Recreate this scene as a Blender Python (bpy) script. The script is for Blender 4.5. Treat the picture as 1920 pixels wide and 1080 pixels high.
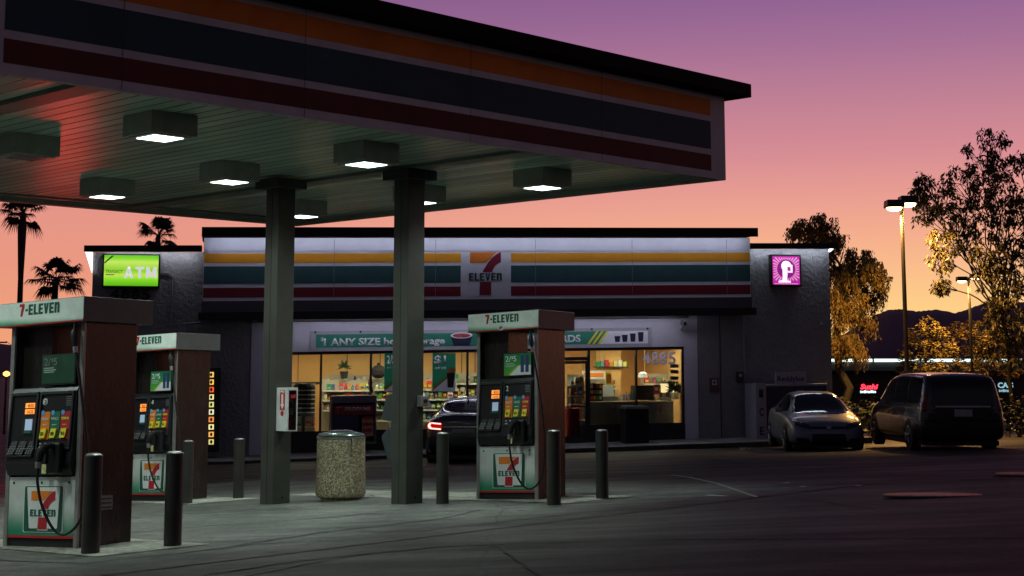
import bpy, bmesh, math, random
from mathutils import Vector, Matrix, Euler
from mathutils.bvhtree import BVHTree
random.seed(7)
R = math.radians
sc = bpy.context.scene
col = sc.collection
for o in list(bpy.data.objects): bpy.data.objects.remove(o)

# ---------------------------------------------------------------- camera
EZ = 2.0                        # eye height above the store's threshold level
F, CX, CY, HY = 2836.0, 960.0, 321.0, 694.0
P = math.atan((HY - CY) / F)
cd = bpy.data.cameras.new('camera'); cam = bpy.data.objects.new('camera', cd); col.objects.link(cam)
cd.sensor_width = 36; cd.lens = 36 * F / 1920; cd.shift_y = (CY - 540) / 1920
cd.clip_end = 6000; cd.clip_start = 0.1
cam.location = (0, 0, EZ); cam.rotation_euler = (math.pi / 2 + P, 0, 0)
sc.camera = cam
sc.render.resolution_x = 1024; sc.render.resolution_y = 576

# ---------------------------------------------------------------- sky
w = bpy.data.worlds.new('World'); sc.world = w; w.use_nodes = True
nt = w.node_tree; nt.nodes.clear()
N = nt.nodes.new; L = nt.links.new
def srgb(r, g, b):
    f = lambda c: (c/255/12.92) if c/255 <= 0.04045 else ((c/255+0.055)/1.055)**2.4
    return (f(r), f(g), f(b), 1)
tc = N('ShaderNodeTexCoord'); sp_ = N('ShaderNodeSeparateXYZ'); L(tc.outputs['Generated'], sp_.inputs[0])
def ramp(stops):
    r = N('ShaderNodeValToRGB'); L(sp_.outputs['Z'], r.inputs[0])
    e = r.color_ramp.elements
    e[0].position = 0; e[0].color = stops[0][1]
    e[1].position = 1; e[1].color = stops[-1][1]
    for p_, c_ in stops[1:-1]:
        n_ = e.new(p_); n_.color = c_
    return r
# sunset side (by sine of elevation) and the dark side behind the camera
warm = ramp([(0, srgb(255, 214, 128)), (.035, srgb(254, 209, 134)), (.06, srgb(250, 191, 138)), (.085, srgb(244, 173, 140)), (.11, srgb(233, 157, 144)),
             (.14, srgb(213, 139, 147)), (.175, srgb(190, 126, 147)), (.21, srgb(164, 110, 148)), (.25, srgb(136, 92, 145)), (.36, srgb(74, 60, 100)), (.6, srgb(32, 32, 52)), (1, srgb(20, 22, 36))])
side = ramp([(0, srgb(240, 165, 120)), (.035, srgb(237, 158, 123)), (.07, srgb(233, 151, 129)), (.12, srgb(225, 146, 138)),
             (.16, srgb(200, 128, 144)), (.22, srgb(145, 98, 143)), (.36, srgb(74, 60, 100)), (.6, srgb(32, 32, 52)), (1, srgb(20, 22, 36))])
back = ramp([(0, srgb(72, 66, 72)), (.15, srgb(72, 66, 74)), (.4, srgb(48, 44, 62)), (1, srgb(26, 28, 44))])
def dirmix(az, lo, hi):
    d = N('ShaderNodeVectorMath'); d.operation = 'DOT_PRODUCT'; L(tc.outputs['Generated'], d.inputs[0])
    d.inputs[1].default_value = (math.sin(R(az)), math.cos(R(az)), 0)
    m = N('ShaderNodeMapRange'); m.interpolation_type = 'SMOOTHSTEP'; L(d.outputs['Value'], m.inputs[0])
    m.inputs[1].default_value = lo; m.inputs[2].default_value = hi
    return m
m1 = N('ShaderNodeMix'); m1.data_type = 'RGBA'; a1 = dirmix(22, .80, .985); L(a1.outputs[0], m1.inputs[0]); L(side.outputs[0], m1.inputs[6]); L(warm.outputs[0], m1.inputs[7])
m2 = N('ShaderNodeMix'); m2.data_type = 'RGBA'; a2 = dirmix(10, -.15, .75); L(a2.outputs[0], m2.inputs[0]); L(back.outputs[0], m2.inputs[6]); L(m1.outputs[2], m2.inputs[7])
nis = N('ShaderNodeTexSky'); nis.sky_type = 'NISHITA'; nis.sun_disc = False; nis.sun_elevation = R(-4); nis.sun_rotation = R(18)
b1 = N('ShaderNodeBackground'); L(m2.outputs[2], b1.inputs[0]); b1.inputs[1].default_value = 1.0
b2 = N('ShaderNodeBackground'); L(nis.outputs[0], b2.inputs[0]); b2.inputs[1].default_value = 0.05
ad = N('ShaderNodeAddShader'); L(b1.outputs[0], ad.inputs[0]); L(b2.outputs[0], ad.inputs[1])
ow = N('ShaderNodeOutputWorld'); L(ad.outputs[0], ow.inputs[0])
sc.view_settings.view_transform = 'Standard'; sc.view_settings.look = 'None'
sc.view_settings.exposure = 0; sc.view_settings.gamma = 1
sc.render.engine = 'CYCLES'
sc.cycles.use_denoising = True; sc.cycles.max_bounces = 6; sc.cycles.transparent_max_bounces = 12
sc.cycles.sample_clamp_indirect = 4; sc.cycles.caustics_reflective = False; sc.cycles.caustics_refractive = False

# ---------------------------------------------------------------- helpers
def ray(px, py):
    x = (px - CX) / F; u = -(py - CY) / F
    return Vector((x, math.cos(P) - math.sin(P) * u, math.sin(P) + math.cos(P) * u))
def at(px, py, Y):
    d = ray(px, py); return Vector((0, 0, EZ)) + d * (Y / d.y)
def atz(px, py, z):
    d = ray(px, py); return Vector((0, 0, EZ)) + d * ((z - EZ) / d.z)
def lerp(a, b, t): return a + (b - a) * t
def clampf(v, a, b): return max(a, min(b, v))
def ground(X, Y):
    X = clampf(X, -24, 24)
    if Y < 22: A = -1.269 - .02 * Y; B = .035
    elif Y < 41: t = (Y - 22) / 19; A = -1.709 - .521 * t; B = lerp(.035, .0265, t)
    elif Y < 60: t = (Y - 41) / 19; A = -2.23 - .35 * t; B = lerp(.0265, .01, t)
    elif Y < 120: t = (Y - 60) / 60; A = -2.58 - 2.4 * t; B = lerp(.01, 0, t)
    else: A = -4.98; B = 0
    if Y < 0: A = -1.269
    return EZ + A + B * X
def ong(px, py):
    d = ray(px, py); t = 5.0
    for i in range(60):
        p = Vector((0, 0, EZ)) + d * t
        t = t * 0.5 + 0.5 * ((ground(p.x, p.y) - EZ) / d.z)
    p = Vector((0, 0, EZ)) + d * t
    return Vector((p.x, p.y, ground(p.x, p.y)))

def mat(name, c, rough=.6, metal=0, emit=None, es=0, var=0, vs=8, bump=0, bs=40, coat=0, spec=.5, c2=None, stretch=None, detail=6):
    m = bpy.data.materials.new(name); m.use_nodes = True
    n = m.node_tree; b = n.nodes['Principled BSDF']
    c = tuple(c) + (1,) if len(c) == 3 else tuple(c)
    b.inputs['Base Color'].default_value = c; b.inputs['Roughness'].default_value = rough
    b.inputs['Metallic'].default_value = metal; b.inputs['Specular IOR Level'].default_value = spec
    if coat: b.inputs['Coat Weight'].default_value = coat; b.inputs['Coat Roughness'].default_value = .04
    if emit is not None:
        b.inputs['Emission Color'].default_value = tuple(emit[:3]) + (1,); b.inputs['Emission Strength'].default_value = es
    if var or bump:
        t = n.nodes.new('ShaderNodeTexCoord'); mp = n.nodes.new('ShaderNodeMapping'); n.links.new(t.outputs['Object'], mp.inputs[0])
        if stretch: mp.inputs['Scale'].default_value = stretch
    if var:
        nz = n.nodes.new('ShaderNodeTexNoise'); nz.inputs['Scale'].default_value = vs; nz.inputs['Detail'].default_value = detail
        nz.inputs['Roughness'].default_value = .65
        n.links.new(mp.outputs[0], nz.inputs['Vector'])
        r = n.nodes.new('ShaderNodeMapRange'); r.inputs[1].default_value = .3; r.inputs[2].default_value = .7
        n.links.new(nz.outputs['Fac'], r.inputs[0])
        mx = n.nodes.new('ShaderNodeMix'); mx.data_type = 'RGBA'; n.links.new(r.outputs[0], mx.inputs[0])
        lo = tuple(x * (1 - var) for x in c[:3]) + (1,); hi = (tuple(c2) + (1,)) if c2 else tuple(min(1, x * (1 + var)) for x in c[:3]) + (1,)
        mx.inputs[6].default_value = lo; mx.inputs[7].default_value = hi
        n.links.new(mx.outputs[2], b.inputs['Base Color'])
        rr = n.nodes.new('ShaderNodeMapRange'); rr.inputs[3].default_value = max(.02, rough - .12); rr.inputs[4].default_value = min(1, rough + .12)
        n.links.new(nz.outputs['Fac'], rr.inputs[0]); n.links.new(rr.outputs[0], b.inputs['Roughness'])
    if bump:
        nb = n.nodes.new('ShaderNodeTexNoise'); nb.inputs['Scale'].default_value = bs; nb.inputs['Detail'].default_value = 4
        n.links.new(mp.outputs[0], nb.inputs['Vector'])
        bp = n.nodes.new('ShaderNodeBump'); bp.inputs['Strength'].default_value = min(1, bump); bp.inputs['Distance'].default_value = .02 * max(1, bump)
        n.links.new(nb.outputs['Fac'], bp.inputs['Height']); n.links.new(bp.outputs[0], b.inputs['Normal'])
    return m
def glow(name, c, s, bc=None): return mat(name, bc or c, .5, emit=c, es=s)

class MB:
    def __init__(s): s.v = []; s.f = []
    def add(s, vs, fs):
        o = len(s.v); s.v += [tuple(v) for v in vs]; s.f += [tuple(i + o for i in f) for f in fs]; return s
    def box(s, x0, x1, y0, y1, z0, z1):
        return s.add([(x0,y0,z0),(x1,y0,z0),(x1,y1,z0),(x0,y1,z0),(x0,y0,z1),(x1,y0,z1),(x1,y1,z1),(x0,y1,z1)],
                     [(0,3,2,1),(4,5,6,7),(0,1,5,4),(1,2,6,5),(2,3,7,6),(3,0,4,7)])
    def hexa(s, p): # 8 points, bottom ring then top ring
        return s.add(p, [(0,3,2,1),(4,5,6,7),(0,1,5,4),(1,2,6,5),(2,3,7,6),(3,0,4,7)])
    def pxz(s, pts, y0, y1):  # polygon in x-z, front at y0
        n = len(pts)
        a = sum(pts[i][0]*pts[(i+1)%n][1]-pts[(i+1)%n][0]*pts[i][1] for i in range(n))
        if a < 0: pts = pts[::-1]
        return s.add([(x,y0,z) for x,z in pts]+[(x,y1,z) for x,z in pts],
                     [tuple(range(n)), tuple(range(2*n-1,n-1,-1))]+[((i+1)%n, i, i+n, (i+1)%n+n) for i in range(n)])
    def pyz(s, pts, x0, x1):
        n = len(pts)
        return s.add([(x0,y,z) for y,z in pts]+[(x1,y,z) for y,z in pts],
                     [tuple(range(n-1,-1,-1)), tuple(range(n,2*n))]+[(i,(i+1)%n,(i+1)%n+n,i+n) for i in range(n)])
    def pxy(s, pts, z0, z1):
        n = len(pts)
        return s.add([(x,y,z0) for x,y in pts]+[(x,y,z1) for x,y in pts],
                     [tuple(range(n-1,-1,-1)), tuple(range(n,2*n))]+[(i,(i+1)%n,(i+1)%n+n,i+n) for i in range(n)])
    def lathe(s, prof, n=24, c=(0,0), caps=True):
        vs = []; fs = []
        for r, z in prof:
            for k in range(n):
                a = 2*math.pi*k/n; vs.append((c[0]+r*math.cos(a), c[1]+r*math.sin(a), z))
        for j in range(len(prof)-1):
            for k in range(n):
                k2 = (k+1)%n; fs.append((j*n+k, j*n+k2, (j+1)*n+k2, (j+1)*n+k))
        if caps: fs.append(tuple(range(n-1,-1,-1))); fs.append(tuple(range((len(prof)-1)*n, len(prof)*n)))
        return s.add(vs, fs)
    def tube(s, pts, r, n=8):
        pts = [Vector(p) for p in pts]; rs = r if isinstance(r, (list, tuple)) else [r]*len(pts)
        vs = []; fs = []; u = None
        for i, p in enumerate(pts):
            d = (pts[min(i+1, len(pts)-1)] - pts[max(i-1, 0)]).normalized()
            if u is None: u = d.orthogonal().normalized()
            u = (u - d*u.dot(d)).normalized(); v = d.cross(u)
            for k in range(n):
                a = 2*math.pi*k/n; vs.append(p + (u*math.cos(a) + v*math.sin(a))*rs[i])
        for j in range(len(pts)-1):
            for k in range(n):
                k2 = (k+1)%n; fs.append((j*n+k, j*n+k2, (j+1)*n+k2, (j+1)*n+k))
        fs.append(tuple(range(n-1,-1,-1))); fs.append(tuple(range((len(pts)-1)*n, len(pts)*n)))
        return s.add(vs, fs)
    def disc(s, x, z, y0, y1, rx, rz=None, n=20):
        rz = rz or rx
        return s.pxz([(x+rx*math.cos(2*math.pi*k/n), z+rz*math.sin(2*math.pi*k/n)) for k in range(n)], y0, y1)
    def build(s, name, m, parent=None, smooth=False, bevel=0):
        me = bpy.data.meshes.new(name); me.from_pydata(s.v, [], s.f)
        if m: me.materials.append(m)
        if smooth:
            me.polygons.foreach_set('use_smooth', [True]*len(me.polygons))
            try: me.set_sharp_from_angle(angle=R(40))
            except Exception: pass
        me.update()
        o = bpy.data.objects.new(name, me); col.objects.link(o)
        if parent: o.parent = parent
        if bevel:
            b = o.modifiers.new('bevel', 'BEVEL'); b.width = bevel; b.segments = 2; b.limit_method = 'ANGLE'
        return o
def spline(pts, n=8):
    P_ = [Vector(p) for p in pts]; out = []
    for i in range(len(P_)-1):
        a, b, c, d = P_[max(i-1,0)], P_[i], P_[i+1], P_[min(i+2,len(P_)-1)]
        for k in range(n):
            t = k/n; out.append(.5*((2*b)+(-a+c)*t+(2*a-5*b+4*c-d)*t*t+(-a+3*b-3*c+d)*t**3))
    out.append(P_[-1]); return out
def tag(o, label=None, cat=None, group=None, kind=None):
    if label: o['label'] = label
    if cat: o['category'] = cat
    if group: o['group'] = group
    if kind: o['kind'] = kind
    return o
def thing(name, loc, rz, label, cat, group=None):
    o = bpy.data.objects.new(name, None); col.objects.link(o); o.location = loc; o.rotation_euler = (0, 0, rz)
    o.empty_display_size = .1
    return tag(o, label, cat, group)
def kids(o): return [c for c in bpy.data.objects if c.parent == o]
def dup(root, loc, rz=None, label=None, group=None, skip=()):
    def cp(o, par):
        c = o.copy(); col.objects.link(c)
        if par: c.parent = par
        for k in kids(o):
            if k.name.split('.')[0] in skip: continue
            cp(k, c)
        return c
    c = cp(root, None); c.location = loc
    if rz is not None: c.rotation_euler = (0, 0, rz)
    if label: c['label'] = label
    if group: c['group'] = group
    return c
def tree_of(o):
    out = [o]
    for k in kids(o): out += tree_of(k)
    return out
def shear(root, a, b=0):
    done = set()
    for o in tree_of(root):
        if o.type == 'MESH' and o.data.name not in done:
            done.add(o.data.name)
            for v in o.data.vertices: v.co.z += a*v.co.x + b*v.co.y
def text(name, s, m, parent, x, y, z, h, w_=None, bold=0, depth=.004, shearx=0, align='LEFT', space=1.0, font_scale=1.0, axis='xz'):
    """upright lettering in the local x-z plane facing -y; h = capital height, w_ = total width"""
    cu = bpy.data.curves.new(name, 'FONT'); cu.body = s; cu.size = 1; cu.offset = bold; cu.extrude = 0; cu.shear = shearx; cu.space_character = space
    cu.resolution_u = 3
    t = bpy.data.objects.new(name, cu); col.objects.link(t)
    bpy.context.view_layer.update()
    dg = bpy.context.evaluated_depsgraph_get()
    me = bpy.data.meshes.new_from_object(t.evaluated_get(dg))
    bpy.data.objects.remove(t)
    xs = [v.co.x for v in me.vertices]; ys = [v.co.y for v in me.vertices]
    x0, x1, y0, y1 = min(xs), max(xs), min(ys), max(ys)
    sy = h / .729
    sx = (w_ / (x1-x0)) if w_ else sy*font_scale
    if w_ is not None and align == 'CENTER': x = x - w_/2
    elif align == 'CENTER': x = x - (x1-x0)*sx/2
    for v in me.vertices: v.co = ((v.co.x-x0)*sx + x, y, v.co.y*sy + z)
    bm = bmesh.new(); bm.from_mesh(me)
    bmesh.ops.remove_doubles(bm, verts=bm.verts, dist=1e-5)
    if depth:
        ret = bmesh.ops.extrude_face_region(bm, geom=list(bm.faces))
        for v in ret['geom']:
            if isinstance(v, bmesh.types.BMVert): v.co.y -= depth
        bmesh.ops.recalc_face_normals(bm, faces=bm.faces)
    bm.to_mesh(me); bm.free()
    me.name = name; me.materials.clear(); me.materials.append(m)
    o = bpy.data.objects.new(name, me); col.objects.link(o)
    if parent: o.parent = parent
    return o

def block_word(name, s, m, parent, x, z, w_, h, y, depth=.003, gap=.10):
    """heavy condensed sign lettering for E L V n 7 -, one mesh per word"""
    G = {'E': ([[(0,0),(.95,0),(.95,.2),(.42,.2),(.42,.4),(.85,.4),(.85,.6),(.42,.6),(.42,.8),(.95,.8),(.95,1),(0,1)]], 1.0),
         'L': ([[(0,0),(.9,0),(.9,.2),(.42,.2),(.42,1),(0,1)]], .93),
         'V': ([[(.32,0),(.72,0),(1.04,1),(.66,1),(.52,.38),(.40,1),(0,1)]], 1.06),
         'n': ([[(0,0),(.42,0),(.42,.72),(.50,.78),(.60,.78),(.66,.70),(.66,0),(1.08,0),(1.08,.78),(1.0,.93),(.86,1.02),(.68,1.0),(.42,.90),(.42,1),(0,1)]], 1.1),
         '7': ([[(.22,-.06),(.62,-.06),(.70,.25),(.98,.72),(.98,1.02),(0,1.02),(0,.78),(.50,.78),(.34,.45)]], 1.05),
         'A': ([[(0,0),(.3,0),(.52,.85),(.72,.85),(.62,1),(.38,1)],[(1.0,0),(.70,0),(.5,.8),(.4,.99),(.62,.99)],[(.27,.2),(.73,.2),(.69,.38),(.31,.38)]], 1.0),
         'T': ([[(.33,0),(.61,0),(.61,.8),(.94,.8),(.94,1),(0,1),(0,.8),(.33,.8)]], .94),
         'M': ([[(0,0),(.24,0),(.24,.55),(.42,.1),(.72,.1),(.90,.55),(.90,0),(1.14,0),(1.14,1),(.84,1),(.57,.38),(.30,1),(0,1)]], 1.14),
         '-': ([[(.05,.38),(.55,.38),(.55,.6),(.05,.6)]], .6)}
    tot = sum(G[c][1] for c in s) + gap*1.6*(len(s)-1); k = w_/tot; q = MB(); cx_ = x
    for c in s:
        for poly in G[c][0]: q.pxz([(cx_+u*k, z+v*h) for u, v in poly], y-depth, y)
        cx_ += (G[c][1]+gap*1.6)*k
    return q.build(name, m, parent)

# ---------------------------------------------------------------- materials
M = {}
M['white'] = mat('white_enamel', (.72,.74,.74), .35, var=.08, vs=3)
M['dark'] = mat('dark_paint', (.02,.021,.024), .45, var=.2, vs=5)
M['black'] = mat('black_plastic', (.013,.014,.016), .35, var=.2, vs=9)
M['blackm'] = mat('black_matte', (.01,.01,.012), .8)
M['rubber'] = mat('hose_rubber', (.008,.008,.009), .5)
M['red'] = mat('red_print', (.45,.02,.025), .45)
M['green'] = mat('green_print', (.01,.16,.09), .45)
M['dgreen'] = mat('dark_green_print', (.008,.10,.06), .45)
M['orange'] = mat('orange_print', (.80,.22,.02), .45)
M['yellow'] = mat('yellow_print', (.85,.75,.05), .45)
M['blue'] = mat('blue_print', (.15,.4,.8), .45)
M['purplewhite'] = mat('white_letter', (.85,.85,.9), .5)
M['steel'] = mat('brushed_steel', (.062,.055,.052), .27, .75, var=.18, vs=6, bump=.08, bs=60, stretch=(1,1,.25))
M['post'] = mat('post_metal', (.34,.34,.33), .4, .6, var=.15)
M['col'] = mat('column_paint', (.043,.045,.038), .5, var=.2, vs=4, bump=.15, bs=60)
M['boll'] = mat('bollard_paint', (.026,.025,.022), .5, var=.3, vs=5, bump=.1, bs=50)
M['chrome'] = mat('chrome', (.7,.7,.7), .15, 1)
M['alu'] = mat('aluminium', (.5,.5,.52), .4, .8)

# canopy frame: u1 = along the long near fascia (right and away), u2 = along the short side (left and away)
A1 = R(44.5)
u1 = Vector((math.sin(A1), math.cos(A1), 0)); u2 = Vector((-math.cos(A1), math.sin(A1), 0))
HC = 2.60                                   # soffit above the eye
C1 = atz(1361, 338, EZ+HC)                  # right-hand corner
def cf(p): d = p - C1; return (d.dot(u1), d.dot(u2))      # world -> canopy (a <= 0 .. , b >= 0)
def cw(a, b, z=0): q = C1 + u1*a + u2*b; return Vector((q.x, q.y, z))
LA = (C1 - atz(-38, 127, EZ+HC)).dot(u1)            # long side
LS = LA - .26; LA = 17.2             # the stripes stop at a white logo panel, the canopy runs on out of frame
LB = cf(atz(560, 425, EZ+HC))[1]                    # short side

# ---------------------------------------------------------------- ground
def ground_mat(name, base, rough, joints):
    m = bpy.data.materials.new(name); m.use_nodes = True; n = m.node_tree; b = n.nodes['Principled BSDF']
    nn = n.nodes.new; lk = n.links.new
    t = nn('ShaderNodeTexCoord')
    def noise(scale, det=6, stretch=None, rough_=.6):
        z = nn('ShaderNodeTexNoise'); z.inputs['Scale'].default_value = scale; z.inputs['Detail'].default_value = det; z.inputs['Roughness'].default_value = rough_
        if stretch:
            mp = nn('ShaderNodeMapping'); mp.inputs['Scale'].default_value = stretch; mp.inputs['Rotation'].default_value = (0,0,R(12)); lk(t.outputs['Object'], mp.inputs[0]); lk(mp.outputs[0], z.inputs['Vector'])
        else: lk(t.outputs['Object'], z.inputs['Vector'])
        return z
    def mr(src, a, b_, c, d):
        r = nn('ShaderNodeMapRange'); lk(src, r.inputs[0]); r.inputs[1].default_value = a; r.inputs[2].default_value = b_; r.inputs[3].default_value = c; r.inputs[4].default_value = d; return r.outputs[0]
    def mul(a, b_):
        x = nn('ShaderNodeMath'); x.operation = 'MULTIPLY'; lk(a, x.inputs[0]); lk(b_, x.inputs[1]); return x.outputs[0]
    f = mr(noise(.35, 5).outputs[0], .3, .7, .62, 1.3)
    f = mul(f, mr(noise(2.6, 9, (.6,1.2,1), .75).outputs[0], .3, .72, .55, 1.4))
    f = mul(f, mr(noise(30, 6, rough_=.9).outputs[0], .32, .68, .38, 1.62))
    f = mul(f, mr(noise(1.7, 7, rough_=.7).outputs[0], .56, .66, 1, .5))
    f = mul(f, mr(noise(9, 5, rough_=.85).outputs[0], .35, .65, .65, 1.3))
    sp2 = nn('ShaderNodeTexVoronoi'); sp2.inputs['Scale'].default_value = 2.6; lk(t.outputs['Object'], sp2.inputs['Vector'])
    f = mul(f, mr(sp2.outputs['Distance'], .035, .05, 2.2, 1))
    sp3 = nn('ShaderNodeTexVoronoi'); sp3.inputs['Scale'].default_value = 1.1; lk(t.outputs['Object'], sp3.inputs['Vector'])
    f = mul(f, mr(sp3.outputs['Distance'], .05, .09, .35, 1))
    # cracks: edges of a big warped voronoi
    wv = nn('ShaderNodeMixRGB'); wv.inputs[0].default_value = .3; lk(t.outputs['Object'], wv.inputs[1]); lk(noise(.8, 4).outputs['Color'], wv.inputs[2])
    vo = nn('ShaderNodeTexVoronoi'); vo.feature = 'DISTANCE_TO_EDGE'; vo.inputs['Scale'].default_value = .22; lk(wv.outputs[0], vo.inputs['Vector'])
    f = mul(f, mr(vo.outputs['Distance'], .0, .0022, .25, 1))
    mx = nn('ShaderNodeMixRGB'); mx.blend_type = 'MULTIPLY'; mx.inputs[0].default_value = 1; mx.inputs[1].default_value = tuple(base)+(1,); lk(f, mx.inputs[2])
    if name == 'concrete_slab':      # outer margin of the slab fading into the asphalt colour
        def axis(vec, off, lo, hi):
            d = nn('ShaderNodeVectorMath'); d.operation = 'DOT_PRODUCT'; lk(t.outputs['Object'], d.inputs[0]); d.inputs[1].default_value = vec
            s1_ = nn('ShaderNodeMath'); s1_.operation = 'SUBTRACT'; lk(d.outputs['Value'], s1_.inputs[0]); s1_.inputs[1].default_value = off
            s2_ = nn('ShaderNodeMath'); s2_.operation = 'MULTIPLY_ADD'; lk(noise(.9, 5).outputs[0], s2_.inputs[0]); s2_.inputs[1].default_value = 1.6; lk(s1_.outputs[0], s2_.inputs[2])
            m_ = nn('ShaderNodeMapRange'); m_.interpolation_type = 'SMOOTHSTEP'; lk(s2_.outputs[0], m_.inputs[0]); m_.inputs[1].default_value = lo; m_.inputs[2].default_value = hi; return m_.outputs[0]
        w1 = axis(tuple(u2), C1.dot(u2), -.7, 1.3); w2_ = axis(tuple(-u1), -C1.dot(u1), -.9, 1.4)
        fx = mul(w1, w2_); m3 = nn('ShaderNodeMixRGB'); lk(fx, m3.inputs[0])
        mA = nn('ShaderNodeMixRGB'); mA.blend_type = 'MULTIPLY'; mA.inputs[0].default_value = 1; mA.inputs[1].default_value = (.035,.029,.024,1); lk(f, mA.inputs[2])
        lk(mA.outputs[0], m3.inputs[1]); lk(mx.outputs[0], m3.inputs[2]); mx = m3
    lk(mx.outputs[0], b.inputs['Base Color'])
    lk(mr(noise(1.1, 6, (.3,1.5,1)).outputs[0], .3, .7, rough-.16, rough+.14), b.inputs['Roughness'])
    bp = nn('ShaderNodeBump'); bp.inputs['Strength'].default_value = .6; bp.inputs['Distance'].default_value = .012; lk(noise(90, 4).outputs[0], bp.inputs['Height']); lk(bp.outputs[0], b.inputs['Normal'])
    b.inputs['Specular IOR Level'].default_value = .2
    return m
M['asphalt'] = ground_mat('asphalt', (.035,.029,.024), .64, False)
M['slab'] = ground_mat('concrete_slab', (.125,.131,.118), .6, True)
M['island'] = ground_mat('island_concrete', (.36,.36,.31), .7, True)
M['walk'] = mat('sidewalk_concrete', (.2,.2,.19), .8, var=.25, vs=3, bump=.3, bs=50)
g = MB(); ys = [-20,-8,0,4,8,12,16,19,22,26,30,34,38,41,45,50,55,60,75,90,105,120,160,260,500,1200,3000]; xs = [-2500,-600,-150,-60,-24,-12,-6,0,6,12,24,60,150,600,2500]
for y in ys:
    for x in xs: g.v.append((x, y, ground(x, y)))
nx = len(xs)
for j in range(len(ys)-1):
    for i in range(nx-1): g.f.append((j*nx+i, j*nx+i+1, (j+1)*nx+i+1, (j+1)*nx+i))
tag(g.build('ground', M['asphalt']), kind='structure')

def gsheet(name, poly_ab, off, m, n=14, kind='structure', side=.0):
    """a sheet in canopy coordinates draped off metres above the ground"""
    (a0, a1, b0, b1) = poly_ab; q = MB()
    for j in range(n+1):
        for i in range(n+1):
            p = cw(lerp(a0,a1,i/n), lerp(b0,b1,j/n)); q.v.append((p.x, p.y, ground(p.x,p.y)+off))
    for j in range(n):
        for i in range(n): q.f.append((j*(n+1)+i, j*(n+1)+i+1, (j+1)*(n+1)+i+1, (j+1)*(n+1)+i))
    return tag(q.build(name, m), kind=kind)
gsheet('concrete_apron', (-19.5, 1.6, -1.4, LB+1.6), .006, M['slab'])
# saw-cut joints of the apron, thin dark sealant strips
jm = mat('joint_sealant', (.02,.02,.02), .8)
J = MB()
def gstrip(q, p0, p1, wd, off=.010, n=16):
    d = (p1-p0); s = Vector((-d.y, d.x, 0)).normalized()*wd/2
    o = len(q.v)
    for i in range(n+1):
        p = p0.lerp(p1, i/n)
        for sg in (-1, 1): t = p+s*sg; q.v.append((t.x, t.y, ground(t.x,t.y)+off))
    for i in range(n): q.f.append((o+2*i, o+2*i+1, o+2*i+3, o+2*i+2))
def crack(q, pts, wd, seed, n=26):
    rr = random.Random(seed); P_ = [ong(*p) for p in pts]
    for p0, p1 in zip(P_[:-1], P_[1:]):
        d = p1-p0; s = Vector((-d.y, d.x, 0)).normalized(); prev = p0; m = max(3, int(d.length/.22))
        for i in range(1, m+1):
            p = p0.lerp(p1, i/m) + (s*rr.uniform(-.03,.03) if i < m else Vector((0,0,0)))
            gstrip(q, prev, p, wd*1.05*rr.uniform(.5,1.3), .010, 1); prev = p
for k_, (pts, wd_) in enumerate([([(380,1034),(600,1000),(820,975),(900,958)],.05),([(380,1079),(560,1052),(830,1025),(1000,1018),(1300,1011),(1920,1008)],.05),([(240,1000),(430,985),(620,972),(700,964)],.045),
        ([(460,1080),(640,1046),(760,1030),(840,1024)],.035),([(700,1000),(900,985),(1100,962),(1300,948)],.035),([(0,1052),(160,1058),(330,1040),(480,1022),(560,1018)],.05),([(930,1024),(985,1060),(1010,1080)],.02),([(1250,945),(1350,928),(1480,932),(1640,955)],.03),([(1400,1040),(1700,1032),(1920,1030)],.03)]):
    crack(J, pts, wd_, 40+k_)
for k in range(5):
    gstrip(J, cw(-14.5, -.9+k*2.6), cw(1.4, -.9+k*2.6), .015, .0135)
tag(J.build('apron_joints', jm), kind='structure')
# ---------------------------------------------------------------- pump islands (low light concrete pads)
def island(px_list, wd, name='pump_island'):
    pass
def island_pad(a0, a1, b0, b1):
    return gsheet('island_pad', (a0, a1, b0, b1), .013, M['island'], n=8)

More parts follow.
